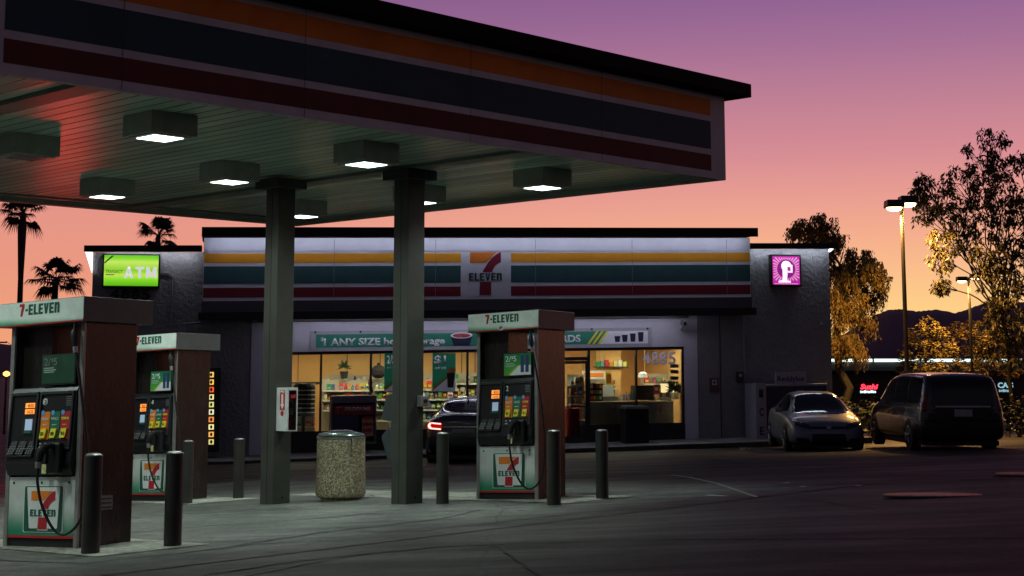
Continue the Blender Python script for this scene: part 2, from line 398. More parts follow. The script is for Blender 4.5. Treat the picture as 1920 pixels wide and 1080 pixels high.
# ---------------------------------------------------------------- the 7 emblem (drawn in x-z)
def emblem(parent, x, z, w_, h, y, border=True, yo=.002, txt=None):
    """w_,h = size of the numeral; origin lower-left"""
    X = lambda u: x + u*w_
    Zz = lambda v: z + v*h
    if border:
        def rr(u0,u1,v0,v1,r=.05):
            pts = []
            for cx_, cz_, a0 in ((u1-r,v1-r,0),(u0+r,v1-r,90),(u0+r,v0+r,180),(u1-r,v0+r,270)):
                for k in range(5): a = R(a0+22.5*k); pts.append((X(cx_+r*math.cos(a)), Zz(cz_+r*math.sin(a)*w_/h)))
            return pts
        fr = MB().pxz(rr(-.33,1.30,-.09,1.15), y-yo, y).build('emblem_outline', M['white'], parent)
        MB().pxz(rr(-.30,1.27,-.07,1.13), y-2*yo, y-yo-.0003).build('emblem_ground', M['dgreen'], parent)
        MB().pxz([(X(-.2),Zz(1.10)),(X(1.17),Zz(1.10)),(X(1.09),Zz(.04)),(X(1.05),Zz(.02)),(X(-.03),Zz(.02)),(X(-.07),Zz(.04))], y-3*yo, y-2*yo-.0003).build('emblem_field', M['white'], parent)
        MB().pxz([(X(.28),Zz(-.03)),(X(.71),Zz(-.03)),(X(.70),Zz(.3)),(X(.30),Zz(.3))], y-3*yo-.0006, y-3*yo-.0002).build('emblem_stem_outline', M['white'], parent)
        y = y - 3*yo - .001
    a = [(0,1),(.86,1),(.74,.93),(.60,.83),(.50,.755),(0,.755)]
    MB().pxz([(X(u),Zz(v)) for u,v in a], y-yo, y).build('emblem_bar', M['orange'], parent)
    a = [(.955,1.0),(.84,.955),(.72,.88),(.60,.785),(.50,.67),(.44,.60),(.40,.535),(.70,.535),(.74,.61),(.80,.68),(.88,.73),(.985,.765),(.985,1.0)]
    MB().pxz([(X(u),Zz(v)) for u,v in a], y-yo, y).build('emblem_curve', M['red'], parent)
    MB().pxz([(X(.32),Zz(.31)),(X(.68),Zz(.31)),(X(.675),Zz(0)),(X(.30),Zz(0))], y-yo, y).build('emblem_stem', M['red'], parent)
    block_word('emblem_word', 'ELEVEn', txt or M['dgreen'], parent, X(-.03), Zz(.335), 1.05*w_, h*.18, y, depth=yo)
def wordmark(parent, x, z, w_, h, y):
    block_word('numeral', '7', M['red'], parent, x, z, w_*.13, h*1.08, y)
    block_word('word', '-ELEVEn', M['dgreen'], parent, x+w_*.145, z, w_*.855, h, y)

# ---------------------------------------------------------------- canopy
zc = EZ + HC                      # lower edge of fascia
can = thing('gas_station_canopy', (C1.x, C1.y, ground(C1.x, C1.y)), math.pi/2 - A1, 'flat forecourt canopy with striped fascia and lit ceiling over the pumps', 'canopy')
# local frame: x along u1, y along u2 ; z relative to ground at C1
Z0 = can.location.z
def mat_ceiling():
    m = bpy.data.materials.new('canopy_ceiling_planks'); m.use_nodes = True; n = m.node_tree; b = n.nodes['Principled BSDF']; nn = n.nodes.new; lk = n.links.new
    t = nn('ShaderNodeTexCoord'); s = nn('ShaderNodeSeparateXYZ'); lk(t.outputs['Object'], s.inputs[0])
    def math_(op, a, v=None, b_=None):
        x = nn('ShaderNodeMath'); x.operation = op; lk(a, x.inputs[0])
        if v is not None: x.inputs[1].default_value = v
        if b_ is not None: lk(b_, x.inputs[1])
        return x.outputs[0]
    x = math_('MULTIPLY', s.outputs['X'], 1/.2)
    fr = math_('FRACT', x); fl = math_('FLOOR', x)
    c = math_('SUBTRACT', fr, .5); c = math_('ABSOLUTE', c)          # .5 at the joint
    g_ = nn('ShaderNodeMapRange'); lk(c, g_.inputs[0]); g_.inputs[1].default_value = .42; g_.inputs[2].default_value = .485
    wn = nn('ShaderNodeTexWhiteNoise'); wn.noise_dimensions = '1D'; lk(fl, wn.inputs['W'])
    nz = nn('ShaderNodeTexNoise'); nz.inputs['Scale'].default_value = 1.5; nz.inputs['Detail'].default_value = 6
    mp = nn('ShaderNodeMapping'); mp.inputs['Scale'].default_value = (1,.25,1); lk(t.outputs['Object'], mp.inputs[0]); lk(mp.outputs[0], nz.inputs['Vector'])
    v = nn('ShaderNodeMapRange'); lk(wn.outputs['Value'], v.inputs[0]); v.inputs[3].default_value = .82; v.inputs[4].default_value = 1.1
    v2 = nn('ShaderNodeMapRange'); lk(nz.outputs[0], v2.inputs[0]); v2.inputs[1].default_value = .3; v2.inputs[2].default_value = .7; v2.inputs[3].default_value = .75; v2.inputs[4].default_value = 1.15
    vv = math_('MULTIPLY', v.outputs[0], b_=v2.outputs[0])
    base = nn('ShaderNodeMixRGB'); base.blend_type = 'MULTIPLY'; base.inputs[0].default_value = 1; base.inputs[1].default_value = (.50,.66,.54,1); lk(vv, base.inputs[2])
    mx = nn('ShaderNodeMixRGB'); lk(g_.outputs[0], mx.inputs[0]); lk(base.outputs[0], mx.inputs[1]); mx.inputs[2].default_value = (.03,.03,.03,1)
    lk(mx.outputs[0], b.inputs['Base Color']); b.inputs['Roughness'].default_value = .27; b.inputs['Specular IOR Level'].default_value = .5
    nz2 = nn('ShaderNodeTexNoise'); nz2.inputs['Scale'].default_value = 5; lk(t.outputs['Object'], nz2.inputs['Vector'])
    h = math_('MULTIPLY', g_.outputs[0], -1.0); hh = math_('ADD', math_('MULTIPLY', nz2.outputs[0], .6), b_=h)
    tilt = math_('ADD', hh, b_=math_('MULTIPLY', c, .25))
    bp = nn('ShaderNodeBump'); bp.inputs['Strength'].default_value = .85; bp.inputs['Distance'].default_value = .012; lk(tilt, bp.inputs['Height']); lk(bp.outputs[0], b.inputs['Normal'])
    return m
zl = zc - Z0
MB().box(-LA+.02, -.02, .02, LB-.02, zl+.07, zl+.10).build('ceiling', mat_ceiling(), can)
fw = mat('fascia_white', (.68,.65,.67), .6, var=.16, vs=1.2, spec=.2)
FH = 1.16
fas = MB()
fas.box(-LA, 0, 0, .02, zl, zl+FH).box(-.02, 0, .02, LB, zl, zl+FH).box(-LA, -.02, LB-.02, LB, zl, zl+FH).box(-LA, -LA+.02, .02, LB-.02, zl, zl+FH)
fas = fas.build('fascia', fw, can)
rim = MB()
wr = .22
rim.box(-LA+.02, -.02, .02, wr*.35, zl, zl+.068).box(-wr, -.02, wr*.35, LB-wr, zl, zl+.068).box(-LA+.02, -.02, LB-wr, LB-.02, zl, zl+.068).box(-LA+.02, -LA+wr, wr*.35, LB-wr, zl, zl+.068)
rim.build('edge_trim', mat('soffit_trim', (.26,.27,.25), .5, var=.1), can)
stripes = [('stripe_red', .10, .32, (.16,.05,.042)), ('stripe_teal', .40, .785, (.05,.098,.112)), ('stripe_orange', .863, 1.09, (.80,.24,.04))]
for nm, z0, z1, c in stripes:
    m = mat('canopy_'+nm, c, .6, var=.18, vs=1.5, spec=.12)
    s = MB()
    s.box(-LS, -.33, -.004, -.0005, zl+z0, zl+z1)
    s.box(-LA+.26, -LS-1.5, -.004, -.0005, zl+z0, zl+z1)
    s.box(.0005, .004, .33, LB-.33, zl+z0, zl+z1)
    s.box(-LA-.004, -LA-.0005, .33, LB-.33, zl+z0, zl+z1)
    s.box(-LA+.33, -.33, LB+.0005, LB+.004, zl+z0, zl+z1)
    o = s.build(nm, m, fas)
se = MB()
for aa in (2.6, 4.9, 7.3, 9.45, 12.6, 15): MB().box(-aa-.0025, -aa+.0025, -.0062, -.0045, zl+.01, zl+FH).build('panel_seam', M['dark'], fas)
cem = bpy.data.objects.new('canopy_emblem', None); col.objects.link(cem); cem.parent = can
emblem(cem, -LS-1.12, zl+.14, .74, .9, -.0006, border=False, yo=.003)
OV = .27
MB().box(-LA-OV, OV, -OV, LB+OV, zl+FH+.001, zl+FH+.19).build('roof_cap', mat('roof_cap', (.014,.013,.015), .8, var=.2, spec=.1), can, bevel=.01)
bm_ = mat('ceiling_beam', (.16,.18,.16), .4, var=.12, vs=3)
# beams along u2
ab = cf(atz(777, 312, zc+.07)); ac = cf(atz(80, 180, zc+.07))
for aa in (ab[0], ac[0]):
    MB().box(aa-.14, aa+.14, wr, LB-wr, zl+.03, zl+.0695).build('beam', bm_, can)
MB().box(-LA+.3, -.3, LB-wr-.38, LB-wr-.26, zl+.045, zl+.0695).build('beam', bm_, can)
# columns
def column(px, py, Yfront):
    p = at(px, py, Yfront); a, b = cf(p); s = .29
    # near edge of the column is its corner towards the camera: (a0,b0)
    a0, b0 = a, b
    gz = ground(*(cw(a0+s/2, b0+s/2)[:2])) - Z0
    m = MB().box(a0, a0+s, b0, b0+s, gz-.05, zl+.0295)
    m = m.build('column', M['col'], can, bevel=.008)
    e = .11
    cp = MB().box(a0-e, a0+s+e, b0-e, b0+s+e, zl-.10, zl+.029).build('column_cap', mat('column_cap', (.03,.032,.035), .6), m)
    se = MB().box(a0-.003, a0-.0005, b0+s*.47, b0+s*.5, gz, zl-.11).build('column_seam', M['blackm'], m)
    MB().disc(0,0,-.004,0,.018).build('access_hole', M['blackm'], m).location = (a0+s*.55, b0, gz+.09)
    return Vector((a0, b0, gz)), m
c2p, col2 = column(761, 942, 19.76)
c1p, col1 = column(511, 942, 20.75)

# ceiling lights
hm = mat('light_housing', (.34,.35,.32), .5, var=.15, vs=6)
lens = glow('lamp_lens', (.86,1.0,.97), 5)
lensoff = mat('lamp_lens_off', (.3,.28,.26), .12)
lt = None; zlb = zc - .16
gridoff = [(-11.4,1.3),(-11.4,3.9),(-11.4,6.6),(-8.4,6.6),(-14.5,1.3),(-14.5,3.9),(-14.5,6.6)]
lights = [(300,257),(430,340),(687,307),(201,368),(1017,351),(786,379),(567,405),(48,294)]
llab = ['lit square canopy light nearest the camera, second from the left in the front row','lit square canopy light hanging between the red glow and the shorter column','lit square canopy light just up and left of the right column cap',
 'lit square canopy light above the palm trees at lower left','lit square canopy light farthest to the right under the canopy','lit square canopy light half hidden behind the right column','lit square canopy light at the far corner beside the left column','unlit square canopy light at the left edge reflecting red']
for i in range(len(lights)+len(gridoff)):
    if i < 8: q = atz(lights[i][0], lights[i][1], zlb)
    else: q = cw(*gridoff[i-8], zlb)
    t = thing('canopy_light', (q.x, q.y, zlb), math.pi/2 - A1, llab[i] if i < 8 else 'lit square canopy light farther left than the picture shows', 'ceiling light', 'square lights under the canopy')
    h = .28
    MB().box(-h, h, -h, h, .0, .229).build('housing', hm, t, bevel=.006)
    MB().box(-.045-h, h+.02, -h-.02, h+.02, .215, .2295).build('mounting_flange', hm, t) if False else None
    MB().box(-h*.86, h*.86, -h*.86, h*.86, -.012, -.0005).build('lens_frame', hm, t)
    MB().pxy([(-.175,-.175),(.175,-.175),(.175,.175),(-.175,.175)], -.019, -.0125).build('lens', lensoff if i == 7 else lens, t)
    if i != 7:
        ld = bpy.data.lights.new('canopy_lamp', 'SPOT'); ld.energy = 215; ld.color = (.84,1,.90); ld.spot_size = R(157); ld.spot_blend = .75; ld.shadow_soft_size = .18
        lo = bpy.data.objects.new('lamp', ld); col.objects.link(lo); lo.parent = t; lo.location = (0,0,-.06)

# ---------------------------------------------------------------- bollards
def bollard(px, py, h, label, r=.085):
    p = ong(px, py); p.y += r*.9; p.z = ground(p.x, p.y)
    t = thing('bollard', p, 0, label, 'bollard', 'steel bollards guarding the pumps')
    MB().lathe([(r,-.05),(r,h-.008),(r-.008,h)], 28).build('post', M['boll'], t, smooth=True)
    MB().lathe([(r-.012,h+.0005),(r-.03,h+.012),(.01,h+.016)], 28).build('cap', M['post'], t, smooth=True)
    return t
bollard(165, 1041, .91, 'dark bollard at the corner of the nearest pump, lower left')
bollard(320, 1026, .89, 'dark bollard standing alone between the two left pumps')
bollard(348, 946, .87, 'grey bollard in front of the side panel of the far left pump', .078)
bollard(445, 936, .86, 'grey bollard left of the column with the extinguisher', .078)
bollard(829, 946, .89, 'dark bollard between the right column and the right pump', .08)
bollard(1039, 948, .89, 'dark bollard with a scuffed top in front of the right pump side')
bollard(1130, 937, .86, 'dark bollard farthest right, clear of the pumps', .08)

# ---------------------------------------------------------------- fuel pumps
def gradient_mat(name, z0, z1, c0, c1, thr=None, rough=.35):
    m = mat(name, c1, rough); n = m.node_tree; b = n.nodes['Principled BSDF']; nn = n.nodes.new; lk = n.links.new
    t = nn('ShaderNodeTexCoord'); s = nn('ShaderNodeSeparateXYZ'); lk(t.outputs['Object'], s.inputs[0])
    r = nn('ShaderNodeMapRange'); r.interpolation_type = 'SMOOTHSTEP'; lk(s.outputs['Z'], r.inputs[0]); r.inputs[1].default_value = z0; r.inputs[2].default_value = z1
    z = nn('ShaderNodeTexNoise'); z.inputs['Scale'].default_value = 5; z.inputs['Detail'].default_value = 8; z.inputs['Roughness'].default_value = .75; lk(t.outputs['Object'], z.inputs['Vector'])
    q = nn('ShaderNodeMapRange'); lk(z.outputs[0], q.inputs[0]); q.inputs[1].default_value = .35; q.inputs[2].default_value = .62; q.inputs[3].default_value = .78; q.inputs[4].default_value = 1
    mx = nn('ShaderNodeMixRGB'); lk(r.outputs[0], mx.inputs[0]); mx.inputs[1].default_value = tuple(c0)+(1,); mx.inputs[2].default_value = tuple(c1)+(1,)
    m2 = nn('ShaderNodeMixRGB'); m2.blend_type = 'MULTIPLY'; m2.inputs[0].default_value = .8; lk(mx.outputs[0], m2.inputs[1]); lk(q.outputs[0], m2.inputs[2])
    lk(m2.outputs[0], b.inputs['Base Color']); return m
val_m = gradient_mat('valance_print', 2.155, 2.24, (.01,.36,.16), (.80,.90,.84))
low_m = gradient_mat('skirt_print', .10, .42, (.015,.26,.14), (.62,.66,.62))
seg = glow('price_display', (1,.30,.05), 1.1)
scrn = glow('screen_glow', (.40,.52,.72), .32)
PY = R(33); PSX, PSY = .915, 1.26
def pump(num, label, bright=True):
    t = thing('fuel_pump', (0,0,0), -(math.pi/2-A1) + 0, label, 'fuel pump', 'fuel pumps under the canopy'); t.rotation_euler = (0, 0, -PY)
    w2, d2 = .515, .265
    MB().box(-w2+.01, w2-.01, -d2+.02, d2-.02, -.03, .68).build('cabinet', M['steel'], t)
    MB().box(-w2+.02, w2-.06, -d2-.002, -d2+.0195, -.03, .072).build('kick_plate', M['blackm'], t)
    for x0, x1 in ((-w2-.002,-w2+.045),(w2-.045,w2+.002)):
        MB().box(x0, x1, -d2, d2, -.03, 2.158).build('side_panel', M['steel'], t, bevel=.006)
        MB().box(x0-.003, x1+.003, -d2-.022, -d2-.0005, -.02, 2.158).build('corner_post', M['post'], t, bevel=.004)
    MB().box(-w2+.046, w2-.05, -d2-.016, -d2-.0025, .10, .665).build('skirt_panel', low_m, t)
    MB().box(-w2+.046, w2-.05, -d2-.017, -d2-.003, .073, .0995).build('skirt_stripe', M['red'], t)
    lp = MB()
    for x_ in (-.40, 0, .38): lp.disc(x_, .61, -d2-.021, -d2-.0165, .012)
    lp.build('lock', M['dark'], t)
    em = bpy.data.objects.new('emblem_decal', None); col.objects.link(em); em.parent = t
    emblem(em, -.13, .16, .34, .37, -d2-.0168)
    # upper part
    MB().box(-w2+.046, -.06, -.19, .19, 1.53, 2.158).build('upper_cabinet', M['steel'], t)
    MB().box(-.058, w2-.047, .10, .19, 1.53, 1.86).build('upper_rear_panel', M['dark'], t)
    # console
    con = MB().pyz([(-d2-.045,.685),(-d2-.075,.80),(-d2-.055,1.02),(-d2-.03,1.50),(-d2-.01,1.545),(.24,1.545),(.24,.685)], -w2+.05, w2-.055).build('console', M['black'], t, bevel=.01)
    yf = lambda z: -d2-.03-.025*(1.5-z)/.48 if z > 1.02 else -d2-.055-.02*(1.02-z)/.22
    def plate(n, x0, x1, z0, z1, m, o=.004, th=.004, par=con):
        return MB().hexa([(x0,yf(z0)-o,z0),(x1,yf(z0)-o,z0),(x1,yf(z0)-o+th,z0),(x0,yf(z0)-o+th,z0),(x0,yf(z1)-o,z1),(x1,yf(z1)-o,z1),(x1,yf(z1)-o+th,z1),(x0,yf(z1)-o+th,z1)]).build(n, m, par)
    # raised frame of both modules
    fm = mat('console_frame', (.035,.04,.042), .3, var=.2)
    for x0, x1 in ((-.45,-.055),(-.03,.44)):
        q = MB()
        for bx in ((x0,x1,1.47,1.50),(x0,x1,.93,.95),(x0,x0+.022,.95,1.47),(x1-.022,x1,.95,1.47)):
            a0,a1,z0,z1 = bx
            q.hexa([(a0,yf(z0)-.016,z0),(a1,yf(z0)-.016,z0),(a1,yf(z0),z0),(a0,yf(z0),z0),(a0,yf(z1)-.016,z1),(a1,yf(z1)-.016,z1),(a1,yf(z1),z1),(a0,yf(z1),z1)])
        q.build('module_frame', fm, con, bevel=.004)
    for z0 in (1.345, 1.285):
        d = plate('price_display', -.24, -.11, z0, z0+.048, seg, .006)
        text('digits', '40.02' if z0 > 1.3 else '14.32', mat('lcd_digit', (.3,.08,.01), .5), d, -.205, yf(z0)-.0065, z0+.006, .034, .085, bold=.02, depth=.001)
    plate('screen_bezel', -.26, -.09, 1.085, 1.25, M['dark'], .008)
    plate('screen', -.215, -.115, 1.125, 1.235, scrn, .0125)
    plate('screen_arrow', -.225, -.125, 1.10, 1.12, M['green'], .0125)
    # card reader and keypad wedges
    for x0, x1 in ((-.43,-.33),(-.31,-.20),(-.17,-.07)):
        k = MB().hexa([(x0,-d2-.088,.885),(x1,-d2-.088,.885),(x1,yf(.87),.87),(x0,yf(.87),.87),(x0+.03,-d2-.066,.985),(x1+.02,-d2-.066,.985),(x1+.02,yf(1.0),1.02),(x0+.03,yf(1.0),1.02)]).build('keypad_block', M['dark'], con, bevel=.006)
        kb = MB()
        for r_ in range(4):
            for c_ in range(3):
                xx = lerp(x0+.014+r_*.007, x1-.012+r_*.006, c_/2.2); zz = .895+r_*.022; yy = lerp(-d2-.088,-d2-.066,(zz-.885)/.1)
                kb.box(xx, xx+.018, yy-.003, yy+.004, zz, zz+.013)
        kb.build('keys', mat('key_caps', (.25,.27,.25), .35), k)
    MB().box(-.44,-.06,-d2-.092,yf(.86),.862,.880).build('console_shelf', M['black'], con, bevel=.005)
    for x_, m_, tx, tc_ in ((-.005, M['orange'], 'REGULAR', M['white']), (.135, M['green'], 'UNLD', M['white']), (.275, M['red'], 'PREMIUM', M['yellow'])):
        g_ = plate('grade_panel', x_, x_+.128, 1.03, 1.30, m_, .005)
        text('grade_name', tx, tc_, g_, x_+.012, yf(1.22)-.0075, 1.215, .03, .1, bold=.02, depth=.001)
        MB().box(x_+.03, x_+.09, yf(1.15)-.0085, yf(1.15)-.0065, 1.168, 1.176).build('grade_line', tc_, g_)
        bt = MB().hexa([(x_+.02,yf(1.045)-.024,1.045),(x_+.095,yf(1.045)-.024,1.045),(x_+.095,yf(1.045),1.045),(x_+.02,yf(1.045),1.045),(x_+.035,yf(1.13)-.020,1.135),(x_+.11,yf(1.13)-.020,1.135),(x_+.11,yf(1.13),1.135),(x_+.035,yf(1.13),1.135)]).build('grade_button', M['yellow'], con)
        text('octane_number', {'REGULAR':'87','UNLD':'89','PREMIUM':'91'}[tx], M['blackm'], bt, x_+.04, yf(1.07)-.0245, 1.07, .035, .045, bold=.02, depth=.001)
        MB().disc(x_+.028, 1.29, yf(1.29)-.009, yf(1.29)-.0055, .024).build('round_sticker', M['blue'], con)
    if num == 'logo':
        MB().disc(.035, 1.40, yf(1.40)-.006, yf(1.40)-.002, .032).build('round_mark', M['white'], con)
        MB().disc(.035, 1.40, yf(1.40)-.009, yf(1.40)-.0065, .02).build('round_mark_ring', M['black'], con)
        MB().disc(.035, 1.40, yf(1.40)-.012, yf(1.40)-.0095, .013).build('round_mark_center', M['white'], con)
    else: text('pump_number', num, M['white'], con, .0, yf(1.40)-.001, 1.375, .07, bold=.02, depth=.002)
    q = MB()
    for k in range(5): q.box(.33, .41, yf(1.4)-.005, yf(1.4)-.001, 1.355+k*.02, 1.362+k*.02)
    q.build('notice_text', mat('notice_grey', (.2,.2,.2), .6), con)
    q = MB()
    for k in range(4):
        q.box(.01+k*.07, .035+k*.07, yf(.98)-.006, yf(.98)-.001, .985, .998)
    q.box(.01, .05, yf(.95)-.006, yf(.95)-.001, .93, .965).box(.14,.17, yf(.95)-.006, yf(.95)-.001,.935,.96)
    q.build('pictogram_labels', mat('label_grey', (.55,.56,.5), .5), con)
    MB().box(.09, .15, yf(.72)-.006, yf(.72)-.001, .70, .79).build('yellow_sticker', mat('sticker_yellow', (.6,.6,.25), .6, var=.5, vs=60), con)
    # nozzle boot and nozzle
    MB().box(.20,.38,-d2-.13,yf(.8),.70,1.0).build('nozzle_boot', M['black'], con, bevel=.02)
    nz = MB().tube([(.30,-d2-.14,.98),(.27,-d2-.19,.96),(.24,-d2-.21,.90),(.225,-d2-.21,.82)], [.03,.038,.036,.026], 10)
    nz.tube([(.30,-d2-.14,.98),(.315,-d2-.12,.90),(.32,-d2-.11,.84)], [.02,.014,.014], 8)
    nz.box(.235,.30,-d2-.20,-d2-.17,.80,.815).box(.29,.30,-d2-.20,-d2-.17,.80,.93)
    nz = nz.build('nozzle', M['blackm'], t, smooth=True)
    MB().tube([(.225,-d2-.213,.82),(.22,-d2-.213,.76)], [.028,.024], 10).build('nozzle_swivel', M['alu'], nz, smooth=True)
    # sign in the opening
    sg = MB().box(-.045,.43,-d2-.03,-d2-.01,1.56,1.865).build('ad_sign', M['blackm'], t)
    adg = gradient_mat('ad_green', 1.56, 1.9, (.10,.42,.05), (.01,.2,.09)) if bright else mat('ad_green_dark', (.01,.06,.03), .5, var=.3)  # ad print is darker, with grey letters, on the nearest pump
    MB().box(-.035,.42,-d2-.034,-d2-.0305,1.575,1.855).build('ad_print', adg, sg)
    if bright:
        MB().pxz([(.06,1.576),(.419,1.576),(.419,1.70),(.22,1.70)], -d2-.0365, -d2-.0345).build('ad_white_field', M['white'], sg)
        MB().pxz([(.02,1.576),(.06,1.576),(.22,1.70),(.19,1.70)], -d2-.0368, -d2-.0347).build('ad_stripe', mat('lime', (.35,.5,.05), .5), sg)
        for x_ in (.25,.33):
            MB().box(x_,x_+.055,-d2-.039,-d2-.037,1.61,1.83).build('ad_can', mat('can_blue', (.03,.05,.16), .4), sg)
    text('ad_price', '2/ 5', M['purplewhite'] if bright else mat('grey_letter', (.2,.22,.2), .5), sg, -.01, -d2-.0345, 1.755, .075, .185, depth=.002)
    text('ad_dollar', '$', M['purplewhite'] if bright else mat('grey_letter', (.2,.22,.2), .5), sg, .092, -d2-.0345, 1.79, .035, .03, depth=.002)
    q = MB()
    for k in range(3): q.box(-.01, .13+.03*(k%2), -d2-.0365, -d2-.0345, 1.725-k*.02, 1.733-k*.02)
    q.build('ad_small_print', mat('fine_print', (.45,.6,.5), .5), sg)
    # valance
    va = MB().box(-w2-.09, w2+.09, -d2-.095, d2+.095, 2.16, 2.402).build('valance', mat('valance_end', (.12,.125,.125), .5, var=.15), t, bevel=.004)
    MB().box(-w2-.085, w2+.085, -d2-.0985, -d2-.0955, 2.178, 2.396).build('valance_face', val_m, va)
    MB().box(-w2-.087, w2+.087, -d2-.1005, -d2-.0955, 2.163, 2.1775).build('valance_stripe', M['red'], va)
    ln = bpy.data.objects.new('valance_lettering', None); col.objects.link(ln); ln.parent = va
    wordmark(ln, -.30, 2.265, .57, .105, -d2-.0985)
    # hose with breakaway
    hp = spline([(.45,-.33,2.159),(.455,-.34,2.06),(.48,-.34,1.9),(.56,-.33,1.5),(.635,-.31,1.0),(.66,-.31,.6),(.62,-.33,.27),(.50,-.38,.13),(.38,-.42,.18),(.27,-.46,.40),(.225,-.48,.62),(.22,-.478,.757)], 8)
    ho = MB().tube(hp, .0125, 8).build('hose', M['rubber'], t, smooth=True)
    MB().tube([(.452,-.338,2.09),(.455,-.34,2.06),(.462,-.34,2.0),(.472,-.34,1.93)], [.018,.03,.032,.018], 10).build('breakaway_coupling', M['dark'], ho, smooth=True)
    MB().tube([(.474,-.34,1.92),(.482,-.34,1.86)], [.022,.02], 10).build('hose_clamp', M['alu'], ho, smooth=True)
    return t
def place_pump(t, px, py):
    p = ong(px, py)                 # foot of the near front corner
    w_ = Vector((math.cos(-PY), math.sin(-PY), 0)); v_ = Vector((-w_.y, w_.x, 0))
    q = p - w_*.515*PSX + v_*.265*PSY
    t.location = (q.x, q.y, p.z)
    return q
pr = pump('2', 'middle fuel pump with a 2 on its console and a small round valance sticker')
shear(pr, -.024, -.02) if False else None
place_pump(pr, 1010, 938)
st = MB().disc(-.03, 2.205, -.3665, -.3640, .055, .04).build('valance_sticker', M['white'], [k for k in kids(pr) if k.name.startswith('valance')][0])
text('sticker_mark', 'go', M['blackm'], st, -.06, -.3668, 2.19, .035, .06, bold=.04, depth=.001)
q2 = pump('4', 'farther left fuel pump with a pale side panel, half hidden behind the nearest pump')
place_pump(q2, 326, 941)
q1 = pump('logo', 'large nearest fuel pump at the left edge with a dark steel side', False)
place_pump(q1, 147, 1030)
MB().box(.5175, .5185, -.10, .06, .33, .47).build('notice_plate', mat('notice_plate', (.22,.22,.2), .6, var=.4, vs=40), q1)
sn = MB()
for k in range(3): sn.box(.519, .5195, -.09, .05, .345+k*.042, .36+k*.042)
sn.build('notice_lines', M['dark'], q1)
for p_ in (pr, q2, q1):
    for o in tree_of(p_):
        if o.type == 'MESH':
            for v in o.data.vertices: v.co.x = (v.co.x-.515)*(1.04 if p_ is q1 else PSX)+.515*PSX; v.co.y *= PSY
    shear(p_, .042, -.013)

# island pads under each row
for pmp in (pr, q2, q1):
    a, b = cf(pmp.location)
    if pmp is pr: island_pad(a-.62, a+.62, b-1.4, LB*.62)
    else: island_pad(a-.62, a+.62, b-1.5, b+1.3)

M['cab'] = mat('cabinet_white', (.55,.57,.57), .4, var=.15, vs=5)
# ---------------------------------------------------------------- things at the columns
ca, cb = c2p.x, c2p.y
# trash can
p = ong(633, 941); p.y += .33; p.z = ground(p.x, p.y)
tr = thing('trash_can', p, R(20), 'round pebbled concrete trash can with a metal dome lid between the columns', 'trash can')
agg = mat('pebble_aggregate', (.16,.14,.085), .85, bump=.6, bs=70)
n_ = agg.node_tree; vo = n_.nodes.new('ShaderNodeTexVoronoi'); vo.inputs['Scale'].default_value = 105; tcx = n_.nodes.new('ShaderNodeTexCoord'); n_.links.new(tcx.outputs['Object'], vo.inputs['Vector'])
cr = n_.nodes.new('ShaderNodeValToRGB'); n_.links.new(vo.outputs['Color'], cr.inputs[0]); e = cr.color_ramp.elements; e[0].position=.25; e[0].color=(.10,.085,.045,1); e[1].position=.8; e[1].color=(.62,.56,.38,1)
x_ = e.new(.55); x_.color=(.22,.19,.11,1)
n_.links.new(cr.outputs[0], n_.nodes['Principled BSDF'].inputs['Base Color'])
MB().lathe([(.26,-.03),(.27,.03),(.33,.06),(.345,.10),(.345,.12),(.335,.5),(.33,.83),(.32,.84),(.29,.84)], 40).build('body', agg, tr, smooth=True)
MB().lathe([(.333,.8405),(.338,.86),(.318,.862)], 40).build('rim', M['post'], tr, smooth=True)
lid = MB().lathe([(.322,.863),(.328,.885),(.30,.912),(.22,.925),(.17,.928),(.168,.945),(.12,.953),(.05,.954)], 40).build('lid', mat('lid_metal', (.10,.13,.12), .22, .5, var=.4, vs=6), tr, smooth=True)
MB().tube([(.05,-.331,.87),(.06,-.345,.82),(.055,-.342,.6)], .006, 6).build('lid_chain', M['dark'], tr)
# fire extinguisher cabinet on the right faces of column 1 (faces +u1/-u2 side, i.e. camera right face)
def col_frame(cp_, face):
    pass
fa = Vector(c1p)
cabp = cw(fa.x + .145, fa.y, can.location.z + fa.z)     # centre of the face that looks along -u2
ex = thing('extinguisher_cabinet', (cabp.x, cabp.y, ground(cabp.x, cabp.y)), math.pi/2 - A1, 'white extinguisher cabinet with a red arrow label hung on the left column', 'cabinet')
zt, zb = 1.56, .98
XA, XB, YD = -.115, .055, -.25
MB().box(XA, XB, -.012, -.002, zb, zt).box(XA, XA+.008, YD, -.0121, zb, zt).box(XB-.008, XB, YD, -.0121, zb, zt).box(XA+.0081, XB-.0081, YD, -.0121, zb, zb+.01).box(XA+.0081, XB-.0081, YD, -.0121, zt-.01, zt).box(XA+.0081, XA+.02, YD, YD+.01, zb+.0101, zt-.0101).box(XB-.02, XB-.0081, YD, YD+.01, zb+.0101, zt-.0101).box(XA+.0201, XB-.0201, YD, YD+.01, zt-.035, zt-.0101).build('case', M['cab'], ex)
cas = kids(ex)[0]
gpane = bpy.data.materials.new('cabinet_pane'); gpane.use_nodes = True; n_ = gpane.node_tree; n_.nodes.clear()
q1_ = n_.nodes.new('ShaderNodeBsdfTransparent'); q1_.inputs[0].default_value = (.8,.86,.84,1); q2_ = n_.nodes.new('ShaderNodeBsdfGlossy'); q2_.inputs['Roughness'].default_value = .08
q3_ = n_.nodes.new('ShaderNodeFresnel'); q3_.inputs[0].default_value = 1.5; q4_ = n_.nodes.new('ShaderNodeMixShader'); q5_ = n_.nodes.new('ShaderNodeOutputMaterial')
